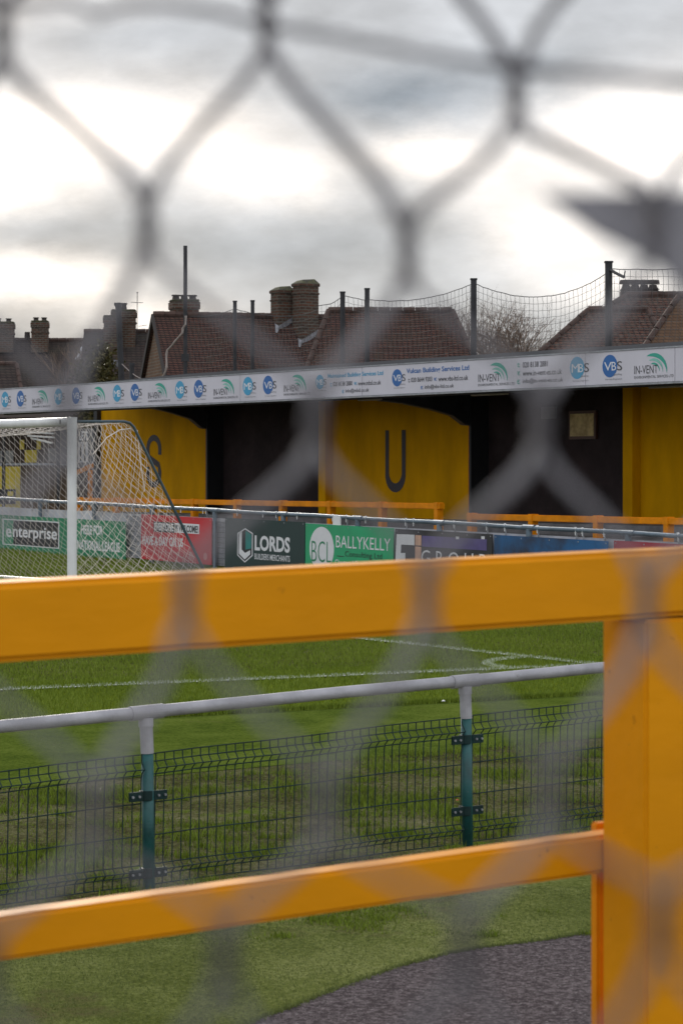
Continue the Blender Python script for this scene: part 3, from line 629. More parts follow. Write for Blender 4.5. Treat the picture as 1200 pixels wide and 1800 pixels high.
# ------------------------------------------------------------------ goal
def goal():
    P0 = ground(127, 1073); ht = zat(P0, 741) - P0.z
    root = empty('football_goal', P0, RZ); tag(root, 'white full-size football goal with sagging net', 'goal')
    W = 7.32; r = .062
    for x in (0, -W):
        p = MB(); p.tube([(x, 0, -.15), (x, 0, ht)], r, 20); p.tube([(x, 0, ht - .1), (x, 0, ht + .055)], r * 1.06, 20); p.build('post', m_white, root, smooth=False); root.children[-1].data.shade_smooth() if False else None
    c = MB(); c.tube([(-W, 0, ht), (-.02, 0, ht)], r * .97, 20); c.build('crossbar', m_white, root)
    yt, yb, zb = .86, 2.15, .13
    mteal = mat('blue_green_tube', (.06, .095, .115), .45, .2)
    for x in (0.03, -W - .03):
        s = MB(); s.tube([(x, .04, ht + .0), (x, yt - .12, ht + .01), (x, yt - .03, ht - .01), (x, yt + .03, ht - .06), (x, yb, zb), (x, yb + .02, 0)], .019, 10)
        s.build('net_support', mteal, root, smooth=True)
        s = MB(); s.tube([(x, .04, zb - .05), (x, yb, zb - .05)], .028, 10); s.build('ground_bar', m_white, root, smooth=True)
    s = MB(); s.tube([(-W, yb, zb + .03), (.03, yb, zb + .03)], .035, 12); s.build('rear_bar', m_white, root, smooth=True)
    net = MB(); cr = .0034
    def lattice(q00, q10, q11, q01, na, nb, sag, seed, boost=1.):
        rnd = random.Random(seed)
        def f(a, b):
            p = (Vector(q00) * (1 - a) + Vector(q10) * a) * (1 - b) + (Vector(q01) * (1 - a) + Vector(q11) * a) * b
            k = math.sin(math.pi * a) * math.sin(math.pi * b); return p + Vector(sag) * k + Vector((rnd.uniform(-1, 1), rnd.uniform(-1, 1), rnd.uniform(-1, 1))) * .012
        cache = {}
        def nd(i, j):
            if (i, j) not in cache: cache[(i, j)] = f(min(max(i / na, 0), 1), min(max(j / nb, 0), 1))
            return cache[(i, j)]
        for i in range(na + 1):
            for j in range(nb + 1):
                if (i + j) % 2: continue
                for di, dj in ((1, 1), (-1, 1)):
                    if 0 <= i + di <= na and j + dj <= nb: net.tube([nd(i, j), nd(i + di, j + dj)], cr * boost, 3, False)
    # near side, far side, back, top
    lattice((0, .03, .02), (0, yb, .05), (0, yt, ht), (0, .03, ht), 24, 32, (.07, 0, -.08), 1)
    lattice((-W, .03, .02), (-W, yb, .05), (-W, yt, ht), (-W, .03, ht), 20, 24, (-.07, 0, -.08), 2)
    lattice((-W, yb, .08), (0, yb, .08), (0, yt, ht), (-W, yt, ht), 84, 34, (0, .1, -.22), 3, .8)
    lattice((-W, .02, ht), (0, .02, ht), (0, yt, ht), (-W, yt, ht), 96, 12, (0, 0, -.16), 4, .9)
    # loose gathered cords
    net.tube([(0, .3, ht - .42), (.02, .5, ht - .2), (0, .7, ht - .1), (0, yt, ht - .08)], .008, 5)
    net.tube([(0, yt + .1, ht - .1), (.04, yt + .12, ht - .5), (0.02, yt + .2, ht - .9)], .006, 5)
    net.build('net', m_net, root)
    st = MB(); st.box((-1.3 * 0 - .2, -.064, ht), (.012, .01, .05)); st.build('net_clip', m_steel, root)
goal()

# ------------------------------------------------------------------ terrace barriers in front of the stand
def terrace_barrier(d, Xs, Xl, Xr, Y_at, label):
    a = on(d, Xl, Y_at(Xl)); b = on(d, Xr, Y_at(Xr)); L = math.hypot(b.x - a.x, b.y - a.y); g0 = 1.02
    root = empty('terrace_barrier', (a.x, a.y, g0), RZ); tag(root, label, 'barrier', 'orange-yellow barriers in front of the stand')
    zt = a.z - g0
    r = MB(); r.box2((-.03, -.05, zt - .09), (L + .03, .05, zt)); r.build('top_rail', m_barr, root, bevel=.008)
    for X in Xs:
        q = line(d, X); x = (q.x - a.x) * -SX + (q.y - a.y) * -SY
        p = MB(); p.box2((x - .05, -.055, -.35), (x + .05, .06, zt - .092)); p.build('post', m_barr, root, bevel=.006)
        c = MB(); c.box2((x - .055, -.06, zt - .10), (x + .055, .07, zt + .012)); c.build('bracket', m_barr, root, bevel=.008)
terrace_barrier(1.65, [140, 205, 270, 342, 417, 497, 582, 672, 770], 135, 775, lambda X: 836 + 53 / 3140 * (X + 2400) - 4, 'longer far orange-yellow terrace barrier ending in front of the U wall')
terrace_barrier(1.1, [829, 936, 1050, 1174, 1310], 826, 1350, lambda X: 836 + 71 / 3233 * (X + 2400) - 4, 'lower orange-yellow terrace barrier on the right in front of the dark wall')

# ------------------------------------------------------------------ stand
DF, DW, DR = 2.24, 5.24, 5.62
def stand():
    o = line(DF, 0); root = empty('football_stand', (o.x, o.y, 1.0), RZ)
    tag(root, 'covered stand with yellow and dark walls, letters S and U, white sponsor fascia', 'stand')
    def lx(d, X): q = line(d, X); return (q.x - o.x) * -SX + (q.y - o.y) * -SY
    def lz(d, X, Y): return on(d, X, Y).z - 1.0
    W = DW - DF; RR = DR - DF
    xl = lx(DF, 0); xr = lx(DF, 1500)
    zt = lz(DF, 600, 648); zb = lz(DF, 600, 697.3)
    # terrace floor steps
    fl = MB()
    for i, (y0, y1, h) in enumerate(((-.9, .1, .14), (.1, 1.1, .32), (1.1, 2.1, .50), (2.1, RR + .4, .68))):
        fl = MB(); fl.box2((xl - 2, y0, -.4), (xr, y1 - .003, h)); fl.build('terrace_step', m_concrete, root, bevel=.01)
    # fascia panels
    joints = [0, 424, 638, 1030, 1187, 1500]
    f0 = None
    for i in range(len(joints) - 1):
        a, b = lx(DF, joints[i]), lx(DF, joints[i + 1]); p = MB(); p.box2((a + .004, -.02, zb), (b - .004, .03, zt)); fo = p.build('fascia_panel', m_fascia, root, bevel=.004)
        if i == 0: f0 = fo
    t = MB(); t.box2((xl, -.028, zb - .03), (xr, .05, zb - .003)); t.box2((xl, -.03, zt + .003), (xr, .05, zt + .025)); t.build('fascia_trim', m_galv, root)
    e = MB(); e.box2((xl - .02, -.03, zb - .03), (xl - .002, .5, zt)); e.build('fascia_end', mat('blue_trim', (.02, .03, .16), .5), root)
    # roof: corrugated sheet on purlins
    rf = MB(); n = int((xr - xl) / .15); prof = []
    for i in range(n * 2 + 1): prof.append((xl + i * .075, .018 if i % 2 else -.018))
    y0, y1, r0, r1 = .05, RR + 1.2, zt - .06, zt + .42
    vs = []
    for (x, dz) in prof:
        for (y_, z_) in ((y0, r0), (y1, r1)):
            vs.append((x, y_, z_ + dz)); vs.append((x, y_, z_ + dz + .01))
    fs = []
    for i in range(len(prof) - 1):
        a = i * 4; b = a + 4; fs += [(a, a + 2, b + 2, b), (a + 1, b + 1, b + 3, a + 3)]
    rf.add(vs, fs); rf.build('roof', m_steel, root)
    pu = MB()
    for k in range(5):
        f = .06 + k * .22; y_ = y0 + (y1 - y0) * f; z_ = r0 + (r1 - r0) * f - .09; pu = MB(); pu.box2((xl, y_ - .03, z_ - .06), (xr, y_ + .03, z_ + .06)); pu.build('purlin', m_steel, root)
    g_ = MB(); g_.tube([(xl, .12, zb - .01), (xr, .12, zb - .01)], .045, 8); g_.build('gutter', m_black, root)
    # back wall
    zw = zt - .08; base = -.4
    dk = MB(); dk.box2((lx(DR, 172), RR, base), (xr + 1, RR + .2, zw)); dk.build('back_wall', m_dark, root)
    def ypanel(X0, X1, pil):
        a, b = lx(DW, X0), lx(DW, X1)
        p = MB(); p.box2((a, W, base), (b - .01, RR - .003, zw)); po = p.build('yellow_wall', m_wally, root, bevel=.004)
        k = MB(); k.box2((b - .008, W - .01, base), (b + .05, RR - .003, zw)); k.build('wall_return', m_black, root)
        if pil:
            k = MB(); k.box2((a - .24, W - .16, base), (a - .002, RR - .003, zw)); k.build('pillar', m_wally, root, bevel=.004)
        k = MB(); k.box2((b - .03, W - .012, base), (b - .012, W - .002, zw)); k.build('corner_strip', m_barr, root)
        # cantilever bracket holding the roof
        c = MB(); bx = b - .05; zc0, zc1 = lz(DW, X1, 762), lz(DW, X1, 748)
        wx, wy = o.x - SX * bx, o.y - SY * bx
        def bz(y_, Y): return EYE + (HOR - Y) / FP * (wy + PY * y_) - 1.0
        dy_ = {825: 0, 363: 6, 1420: -20}[X1]
        prof = [(W - .003, bz(W, 746 + dy_)), (W - .1, bz(W - .1, 745 + dy_)), (W - .36, bz(W - .36, 729 + dy_)), (W - .86, bz(W - .86, 717 + dy_)), (W - 1.45, bz(W - 1.45, 707 + dy_)), (.35, zb + .04), (.2, zb + .06), (.2, r0 - .03), (W - .003, r0 + .22)]
        n_ = len(prof); vs = [(bx - .05, a_, b_) for a_, b_ in prof] + [(bx + .04, a_, b_) for a_, b_ in prof]
        c.add(vs, [tuple(range(n_)), tuple(reversed(range(n_, 2 * n_)))] + [(i, i + n_, (i + 1) % n_ + n_, (i + 1) % n_) for i in range(n_)])
        c.build('roof_bracket', m_steel, root)
        fl_ = MB(); pts = prof[:6]
        for (a0, b0), (a1, b1) in zip(pts[:-1], pts[1:]): fl_.bar((bx - .005, a0, b0 - .012), (bx - .005, a1, b1 - .012), .13, .018)
        fl_.build('bracket_flange', mat('worn_steel', (.09, .09, .095), .5, .3), root)
        return po
    ps = ypanel(178, 363, False); pu_ = ypanel(584, 825, True); ypanel(1124, 1420, True)
    c = MB(); c.box2((lx(DW, 172), W - .1, base), (lx(DW, 178) - .003, RR, zw)); c.build('corner_column', m_black, root)
    def stroke(name, pts, w, parent, closed_ends=True):
        b = MB()
        P_ = [Vector((x, z)) for x, z in pts]; L_, R_ = [], []
        for i, q in enumerate(P_):
            t_ = (P_[min(i + 1, len(P_) - 1)] - P_[max(i - 1, 0)]).normalized(); nn = Vector((-t_.y, t_.x)); wi = w[i] if isinstance(w, list) else w
            L_.append(q + nn * wi / 2); R_.append(q - nn * wi / 2)
        vs = [(q.x, W - .006, q.y) for q in L_] + [(q.x, W - .006, q.y) for q in R_]; n_ = len(P_)
        b.add(vs, [(i, i + 1, i + 1 + n_, i + n_) for i in range(n_ - 1)]); return b.build(name, m_letter, parent)
    # U
    xa, xb = lx(DW, 680.5), lx(DW, 709.5); z1, z0 = lz(DW, 695, 756), lz(DW, 695, 857.5); cx = (xa + xb) / 2; rr = (xb - xa) / 2
    pts = [(xa, z1), (xa, z1 - .3)] + [(cx - rr * math.cos(a), z0 + rr * 1.02 - rr * 1.02 * math.sin(a)) for a in np.linspace(0, math.pi, 17)] + [(xb, z1 - .3), (xb, z1)]
    wds = [.115, .115] + [.115 + .05 * math.sin(math.pi * i / 16) for i in range(17)] + [.125, .13]
    stroke('letter_u', pts, wds, pu_)
    # S
    xa, xb = lx(DW, 260.5), lx(DW, 281.5); z1, z0 = lz(DW, 271, 769.5), lz(DW, 271, 852); zm = (z1 + z0) / 2; cx = (xa + xb) / 2; rr = (xb - xa) / 2; rv = .24
    pts = [(xb, z1 - .36)] + [(cx + rr * math.cos(a), z1 - rv + rv * math.sin(a)) for a in np.linspace(0, math.pi, 12)] + [(xa, zm + .24), (xa + .05, zm + .08), (xb - .05, zm - .08), (xb, zm - .24)]
    pts += [(cx + rr * math.cos(a), z0 + rv - rv * math.sin(a)) for a in np.linspace(0, math.pi, 12)] + [(xa, z0 + .38)]
    stroke('letter_s', pts, .13, ps)
    # picture frame and vent on the dark wall
    a, b = lx(DR, 1003), lx(DR, 1051); zz1, zz0 = lz(DR, 1027, 722), lz(DR, 1027, 772)
    k = MB(); k.box2((a, RR - .06, zz0), (b, RR - .002, zz1)); fr = k.build('notice_frame', mat('brown_frame', (.08, .03, .015), .5), root, bevel=.01)
    k = MB(); k.box2((a + .05, RR - .066, zz0 + .05), (b - .05, RR - .061, zz1 - .05)); k.build('notice', mat('yellowed_notice', (.55, .40, .16), .5, var=.3, scale=5, col2=(.30, .20, .06), thr=(.4, .6)), fr)
    a, b = lx(DR, 954), lx(DR, 978)
    k = MB(); k.box2((a, RR - .05, lz(DR, 965, 736)), (b, RR - .002, lz(DR, 965, 715)))
    for j in range(5): k.box2((a + .02, RR - .065, lz(DR, 965, 734 - j * 4)), (b - .02, RR - .051, lz(DR, 965, 732.5 - j * 4)))
    k.build('wall_vent', mat('vent_grey', (.16, .16, .15), .6), root)
    # strip lights under the roof edge
    for X0, X1 in ((632, 668), (830, 890), (1142, 1200)):
        a, b = lx(DF + .5, X0), lx(DF + .5, X1); k = MB(); k.box2((a, .45, zb - .06), (b, .55, zb + .02)); k.build('light_fitting', mat('fitting', (.34, .30, .26), .5), root, bevel=.01)
    # conduit along the wall
    k = MB(); k.tube([(lx(DR, 180), RR - .02, zt - .25), (xr, RR - .02, zt - .25)], .015, 6); k.build('conduit', m_steel, root)
    # ---- writing on the fascia
    m_lb = mat('light_blue_ink', (.03, .30, .52), .4, var=.05); m_db = mat('deep_blue_ink', (.008, .11, .36), .4, var=.05); m_gr = mat('green_arc_ink', (.02, .34, .25), .4, var=.05)
    m_gy = mat('dark_grey_ink', (.07, .07, .08), .5); m_pg = mat('pale_green_ink', (.22, .52, .44), .4); m_lg = mat('mid_grey_ink', (.26, .26, .28), .5)
    yy = -.0235
    H = zt - zb
    def zf(f): return zb + H * f
    def disc(c, r, z, m, name):
        k = MB(); n_ = 28; k.prism([(c + r * math.cos(2 * math.pi * i / n_), z + r * math.sin(2 * math.pi * i / n_)) for i in range(n_)], yy, yy + .001); return k.build(name, m, root)
    def xbs(X, first, m, s=1.):
        c = lx(DF, X); r = H * .35 * s; z = zf(.56)
        disc(c, r, z, m, 'logo_disc')
        text_part('lettering', first, c - r * .75, c + r * .25, z - r * .4, z + r * .35, m_ink, root, yy - .001, 0)
        text_part('lettering', 'B', c + r * .25, c + r * .85, z - r * .4, z + r * .35, m_ink, root, yy - .001, 0)
        text_part('lettering', 'S', c + r * .95, c + r * 1.65, z - r * .42, z + r * .38, m_gy, root, yy - .001, 0)
        text_part('lettering', 'Building', c + r * .55, c + r * 1.6, z - r * .88, z - r * .68, m_lg, root, yy - .001, 0)
        text_part('lettering', 'Services Engineers', c - r * .6, c + r * 1.6, z - r * 1.28, z - r * 1.08, m_lg, root, yy - .001, 0)
    def invent(X0, X1):
        a, b = lx(DF, X0), lx(DF, X1); w = b - a
        text_part('lettering', 'IN-VENT', a, a + w * .60, zf(.27), zf(.52), m_gy, root, yy, 0)
        text_part('lettering', 'ENVIRONMENTAL SERVICES LTD', a, b, zf(.13), zf(.21), m_gy, root, yy, 0)
        # three nested quarter arcs opening to the lower left, thick at the crown
        cx_, cz_ = a + w * .50, zf(.36)
        for (ro, ri, m) in ((.52, .39, m_gr), (.36, .27, m_pg), (.23, .17, m_gr)):
            k = MB(); vs = []; n_ = 14
            for i in range(n_ + 1):
                an = R(122) - R(132) * i / n_; tk = math.sin(math.pi * (i / n_) ** .8 * .96 + .06)
                r1_ = ro * H; r2_ = r1_ - (ro - ri) * H * max(.05, tk)
                sx_ = 1.15
                vs += [(cx_ + r1_ * math.cos(an) * sx_, yy, cz_ + r1_ * math.sin(an)), (cx_ + r2_ * math.cos(an) * sx_, yy, cz_ + r2_ * math.sin(an))]
            k.add(vs, [(2 * i, 2 * i + 1, 2 * i + 3, 2 * i + 2) for i in range(n_)]); k.build('logo_arc', m, root)
    for X, t_ in ((11, 'M'), (38, 'V'), (105, 'M'), (135.5, 'V'), (208, 'M'), (239, 'V'), (318, 'M'), (351, 'V'), (437.5, 'M'), (473, 'V'), (1015.5, 'M'), (1073, 'V')):
        xbs(X, t_, m_lb if t_ == 'M' else m_db)
    for a_, b_ in ((59, 91), (157, 192), (262.5, 301), (377.5, 420), (501, 547), (842, 906), (1116, 1185)): invent(a_, b_)
    def wr(t_, X0, X1, f0_, f1_, m, bold=0.): text_part('lettering', t_, lx(DF, X0), lx(DF, X1), zf(f0_), zf(f1_), m, root, yy, bold)
    xbs(564, 'M', m_lb, .75); wr('Maintained Building Services Ltd', 578, 675, .64, .84, m_lb, .02)
    wr('t:', 582, 585, .38, .52, m_lb, .01); wr('020 8138 2880', 587, 621, .38, .54, m_gy, .01); wr('w:', 624, 629, .38, .50, m_lb, .01); wr('www.mbsl.co.uk', 631, 671, .36, .52, m_gy, .01)
    wr('e:', 603, 606, .12, .24, m_lb, .01); wr('info@mbsl.co.uk', 609, 650, .10, .27, m_gy, .01)
    xbs(699.5, 'V', m_db, .85); wr('Vulcan Building Services Ltd', 716, 826, .64, .86, m_db, .02)
    wr('t:', 719, 722, .38, .52, m_gy, .01); wr('020 8644 9203', 724, 761, .38, .54, m_gy, .01); wr('w:', 764, 769, .38, .50, m_db, .01); wr('www.vbs-ltd.co.uk', 772, 824, .36, .53, m_gy, .01)
    wr('e:', 741, 745, .12, .24, m_db, .01); wr('info@vbs-ltd.co.uk', 748, 799, .10, .27, m_gy, .01)
    for i, (k_, v_, xe) in enumerate((('t:', '020 8138 2881', 964), ('w:', 'www.in-vent-es.co.uk', 989), ('e:', 'info@in-vent-es.co.uk', 991))):
        f_ = .68 - i * .27; wr(k_, 910.5, 915, f_, f_ + .15, m_gr, .01); wr(v_, 920, xe, f_ - .02, f_ + .16, m_gy, .01)
stand()

# ------------------------------------------------------------------ far end of the ground, left
def far_end():
    D = 64.0
    def w(X, Y, d=0): return at(X, Y, D + d)
    root = empty('far_stand', (at(0, 0, D).x, D, 1.1), 0); tag(root, 'low dark covered stand with yellow panels seen through the goal net at the left', 'stand')
    ox, oz = root.location.x, 1.1
    def box(name, X0, X1, Yt, Yb, m, y=0, th=.1, par=None, bev=0):
        a, b = w(X0, Yb, y), w(X1, Yt, y); k = MB(); k.box2((a.x - ox, y, a.z - oz), (b.x - ox, y + th, b.z - oz)); return k.build(name, m, par or root, bevel=bev)
    mw = mat('brown_wall', (.11, .08, .066), .8, var=.3, scale=1.2); my = mat('pale_yellow_panel', (.72, .56, .07), .6, var=.1)
    mg = mat('pale_grey_panel', (.30, .30, .29), .6, var=.15)
    box('wall', -300, 190, 728, 905, mw, 2.0, .2)
    r = MB(); a = w(-300, 700, -1.4); b = w(190, 726, -1.4)
    za, zb_ = at(0, 726, D).z - oz, at(0, 742, D).z - oz
    r.add([(a.x - ox, .9, zb_ - .05), (b.x - ox, .9, za - .25), (b.x - ox, 2.4, za + .35), (a.x - ox, 2.4, za + .35), (a.x - ox, .9, zb_ + .12), (b.x - ox, .9, za - .08), (b.x - ox, 2.4, za + .5), (a.x - ox, 2.4, za + .5)],
          [(0, 1, 2, 3), (4, 7, 6, 5), (0, 4, 5, 1), (1, 5, 6, 2), (2, 6, 7, 3), (3, 7, 4, 0)]); r.build('roof', mat('brown_roof_edge', (.05, .038, .034), .95, var=.3, spec=.1), root)
    box('yellow_panel', -120, 36, 820, 905, my, 1.85, .13)
    box('yellow_panel', 44, 65, 791, 813, my, 1.9, .05); box('yellow_panel', 35, 43, 773, 790, my, 1.9, .05); box('yellow_panel', 65, 72, 773, 790, my, 1.9, .05)
    box('grey_panel', 1, 24, 792, 813, mg, 1.9, .05); box('grey_panel', 85, 101, 788, 812, mg, 1.9, .05)
    k = box('dark_poster', -20, 28, 860, 886, m_black, 1.78, .05); box('poster_block', 14, 24, 864, 872, my, 1.75, .02)
    box('ledge', -300, 120, 814, 818, m_galv, 1.0, .15); box('brown_boarding', 36, 134, 822, 905, mat('tan_boarding', (.13, .085, .05), .8, var=.2, scale=3), 1.9, .06)
    for (X0, Y0, X1, Y1) in ((48, 759, 96, 762), (50, 766, 96, 769), (56, 770, 92, 779)):
        a, b = w(X0, Y0, 1), w(X1, Y1, .2); k = MB(); k.bar((a.x - ox, 1, a.z - oz), (b.x - ox, .2, b.z - oz), .06, .04); k.build('strip_light', mat('white_fitting', (.7, .7, .68), .4), root)
    for X in (-60, 4, 100, 134): box('column', X, X + 5, 735, 905, m_steel, .3, .12)
    # team sign
    s = empty('score_sign', w(135, 820, -6) , 0); tag(s, 'grey board reading LETS standing behind the goal beside the stand', 'sign')
    def sb(name, X0, X1, Yt, Yb, m, y, th):
        a, b = at(X0, Yb, D - 6), at(X1, Yt, D - 6); k = MB(); k.box2((a.x - s.location.x, y, a.z - s.location.z), (b.x - s.location.x, y + th, b.z - s.location.z)); return k.build(name, m, s)
    sb('panel', 134, 168, 753, 822, mat('sign_grey', (.17, .17, .18), .6), 0, .05); sb('leg', 138, 140.5, 822, 905, m_steel, .0, .06); sb('leg', 160, 162.5, 822, 905, m_steel, .0, .06)
    def st(t_, X0, X1, Yt, Yb, b_=.02):
        a, b = at(X0, Yb, D - 6), at(X1, Yt, D - 6); text_part('lettering', t_, a.x - s.location.x, b.x - s.location.x, a.z - s.location.z, b.z - s.location.z, m_ink, s, -.004, b_)
    st('LETS', 140, 155, 758, 774); sb('white_block', 137, 155, 777, 813, mat('sign_white', (.5, .5, .52), .6), -.01, .009); sb('dark_strip', 141, 143.5, 780, 810, m_black, -.015, .004); sb('dark_strip', 148, 150.5, 780, 810, m_black, -.015, .004); sb('edge_strip', 164.5, 166, 790, 820, mat('sign_white2', (.5, .5, .52), .6), -.01, .009)
    box('glazed_screen', 99, 118, 752, 815, mat('screen_grey', (.20, .20, .21), .4), .7, .05)
    h = empty('handrail', at(132, 836, D - 8)); tag(h, 'short orange handrail rising beside the dark corner column of the stand', 'handrail')
    hp = lambda X, Y: at(X, Y, D - 8) - h.location
    k = MB(); k.bar(hp(132, 832), hp(175, 813), .08, .10); k.build('top_rail', m_barr, h)
    for X, Y in ((159, 822), (173, 816)): k = MB(); q = hp(X, Y); k.box2((q.x - .05, -.04, gz(60) - h.location.z), (q.x + .05, .04, q.z - .05)); k.build('post', m_barr, h)

far_end()

# ------------------------------------------------------------------ houses behind
def house(name, origin, rz, L, D, Rr, hl, hr, mt, label, wall=None, ov=.25, verge=True):
    """origin: left end of the ridge; x along the ridge, y away"""
    root = empty(name, origin, rz); tag(root, label, 'house')
    zg = 1.2 - origin[2]
    r = MB(); t = .12
    el, er = (hl if hl else 0), (hr if hr else 0)
    def P(x, y, z): return (x, y, z)
    top = [P(0, 0, 0), P(L, 0, 0), P(L + er, -D, -Rr), P(-el, -D, -Rr), P(L + er, D, -Rr), P(-el, D, -Rr)]
    bot = [(x, y, z - t * 1.4) for x, y, z in top]
    vs = top + bot
    fs = [(0, 3, 2, 1), (0, 1, 4, 5), (6, 7, 8, 9), (6, 11, 10, 7), (3, 9, 8, 2), (5, 4, 10, 11)]
    fs += [(0, 5, 3), (6, 9, 11)] if hl else [(0, 6, 9, 3), (0, 5, 11, 6)]
    fs += [(1, 2, 4), (7, 10, 8)] if hr else [(1, 2, 8, 7), (1, 7, 10, 4)]
    if hl: fs += [(3, 5, 11, 9)]
    if hr: fs += [(2, 8, 10, 4)]
    r.add(vs, fs); ro = r.build('roof', mt, root)
    rd = MB(); n = max(3, int(L / .3))
    for i in range(n):
        rd.tube([(L * i / n, 0, .01), (L * (i + .96) / n, 0, .018)], .085, 8)
    for (sx, x0) in ((-1, 0), (1, L)):
        e = el if sx < 0 else er
        if e:
            q0, q1 = Vector((x0, 0, .0)), Vector((x0 + sx * e, -D, -Rr)); m_ = 14
            for i in range(m_): rd.tube([q0.lerp(q1, i / m_), q0.lerp(q1, (i + .95) / m_) + Vector((0, 0, .01))], .07, 8)
    rd.build('ridge_tiles', mat('ridge_' + label[:12], (.085, .05, .04), .9, var=.3), ro)
    wm = wall or m_brick; w = MB(); o_ = .3
    x0, x1 = -el + (o_ if hl else .06), L + er - (o_ if hr else .06)
    prof = [(-D + o_, zg), (D - o_, zg), (D - o_, -Rr + (o_ * Rr / D) - t * 1.5), (-D + o_, -Rr + (o_ * Rr / D) - t * 1.5)]
    w.add([(x0, a, b) for a, b in prof] + [(x1, a, b) for a, b in prof], [(0, 1, 2, 3), (7, 6, 5, 4), (0, 4, 5, 1), (1, 5, 6, 2), (2, 6, 7, 3), (3, 7, 4, 0)])
    if not hl:
        w.add([(x0, -D + o_, prof[3][1]), (x0, D - o_, prof[3][1]), (x0, 0, -t * 1.5), (x0 + .2, -D + o_, prof[3][1]), (x0 + .2, D - o_, prof[3][1]), (x0 + .2, 0, -t * 1.5)], [(0, 2, 1), (3, 4, 5), (0, 3, 5, 2), (1, 2, 5, 4)])
    w.build('wall', wm, root)
    if not hl and verge:
        b = MB(); b.bar((-.03, .02, .02 - .06), (-.03, -D, -Rr - .06), .05, .16); b.bar((-.03, -.02, .02 - .06), (-.03, D, -Rr - .06), .05, .16); b.build('barge_board', mat('dark_barge', (.03, .022, .02), .7), root)
    return root, ro
def chimney(root, p, w, d, h, npots, mt=m_chim, pot_h=.32, flash=.952, cap=m_lichen, style='pot'):
    """p: local position of the base centre"""
    s = MB(); x, y, z = p; s.box2((x - w / 2, y - d / 2, z), (x + w / 2, y + d / 2, z + h))
    s.box2((x - w / 2 - .02, y - d / 2 - .02, z + h - .42), (x + w / 2 + .02, y + d / 2 + .02, z + h - .34))
    s.box2((x - w / 2 - .03, y - d / 2 - .03, z + h - .20), (x + w / 2 + .03, y + d / 2 + .03, z + h - .003))
    ch = s.build('chimney', mt, root, bevel=.008)
    c = MB(); c.box2((x - w / 2 - .03, y - d / 2 - .03, z + h), (x + w / 2 + .03, y + d / 2 + .03, z + h + .07)); c.build('chimney_cap', cap, ch, bevel=.03)
    for i in range(npots):
        px_ = x - w / 2 + w * (i + .5) / npots; k = MB()
        if style == 'pot': k.tube([(px_, y, z + h + .06), (px_, y, z + h + pot_h * .8), (px_, y, z + h + pot_h * .82), (px_, y, z + h + pot_h)], [.11, .085, .12, .12], 10)
        else: k.tube([(px_, y, z + h + .05), (px_, y, z + h + .05 + pot_h * .5)], [.12, .09], 10); k.tube([(px_, y, z + h + .07 + pot_h * .5), (px_, y, z + h + .05 + pot_h)], [.17, .15], 10)
        k.build('chimney_pot', m_pot, ch)
    if flash:
        f = MB(); yf = y - d / 2; zf_ = yf * flash + .02
        f.add([(x - w / 2 - .08, yf - .2, zf_ - .16), (x + w / 2 + .06, yf - .2, zf_ - .16), (x + w / 2 + .04, yf - .01, zf_ + .06), (x - w / 2 - .05, yf - .01, zf_ + .06), (x - w / 2 - .08, yf - .2, zf_ - .2), (x + w / 2 + .06, yf - .2, zf_ - .2), (x + w / 2 + .04, yf - .01, zf_ - .1), (x - w / 2 - .05, yf - .01, zf_ - .1)], [(0, 1, 2, 3), (4, 7, 6, 5), (0, 4, 5, 1), (1, 5, 6, 2), (2, 6, 7, 3), (3, 7, 4, 0)])
        for q_ in range(5):
            yy_ = yf + d * q_ / 5; f.box2((x + w / 2 - .002, yy_, yy_ * flash - .02), (x + w / 2 + .012, yy_ + d / 5 - .004, yy_ * flash + .17)); f.build('flashing', m_lead, ch, bevel=.01)
    return ch
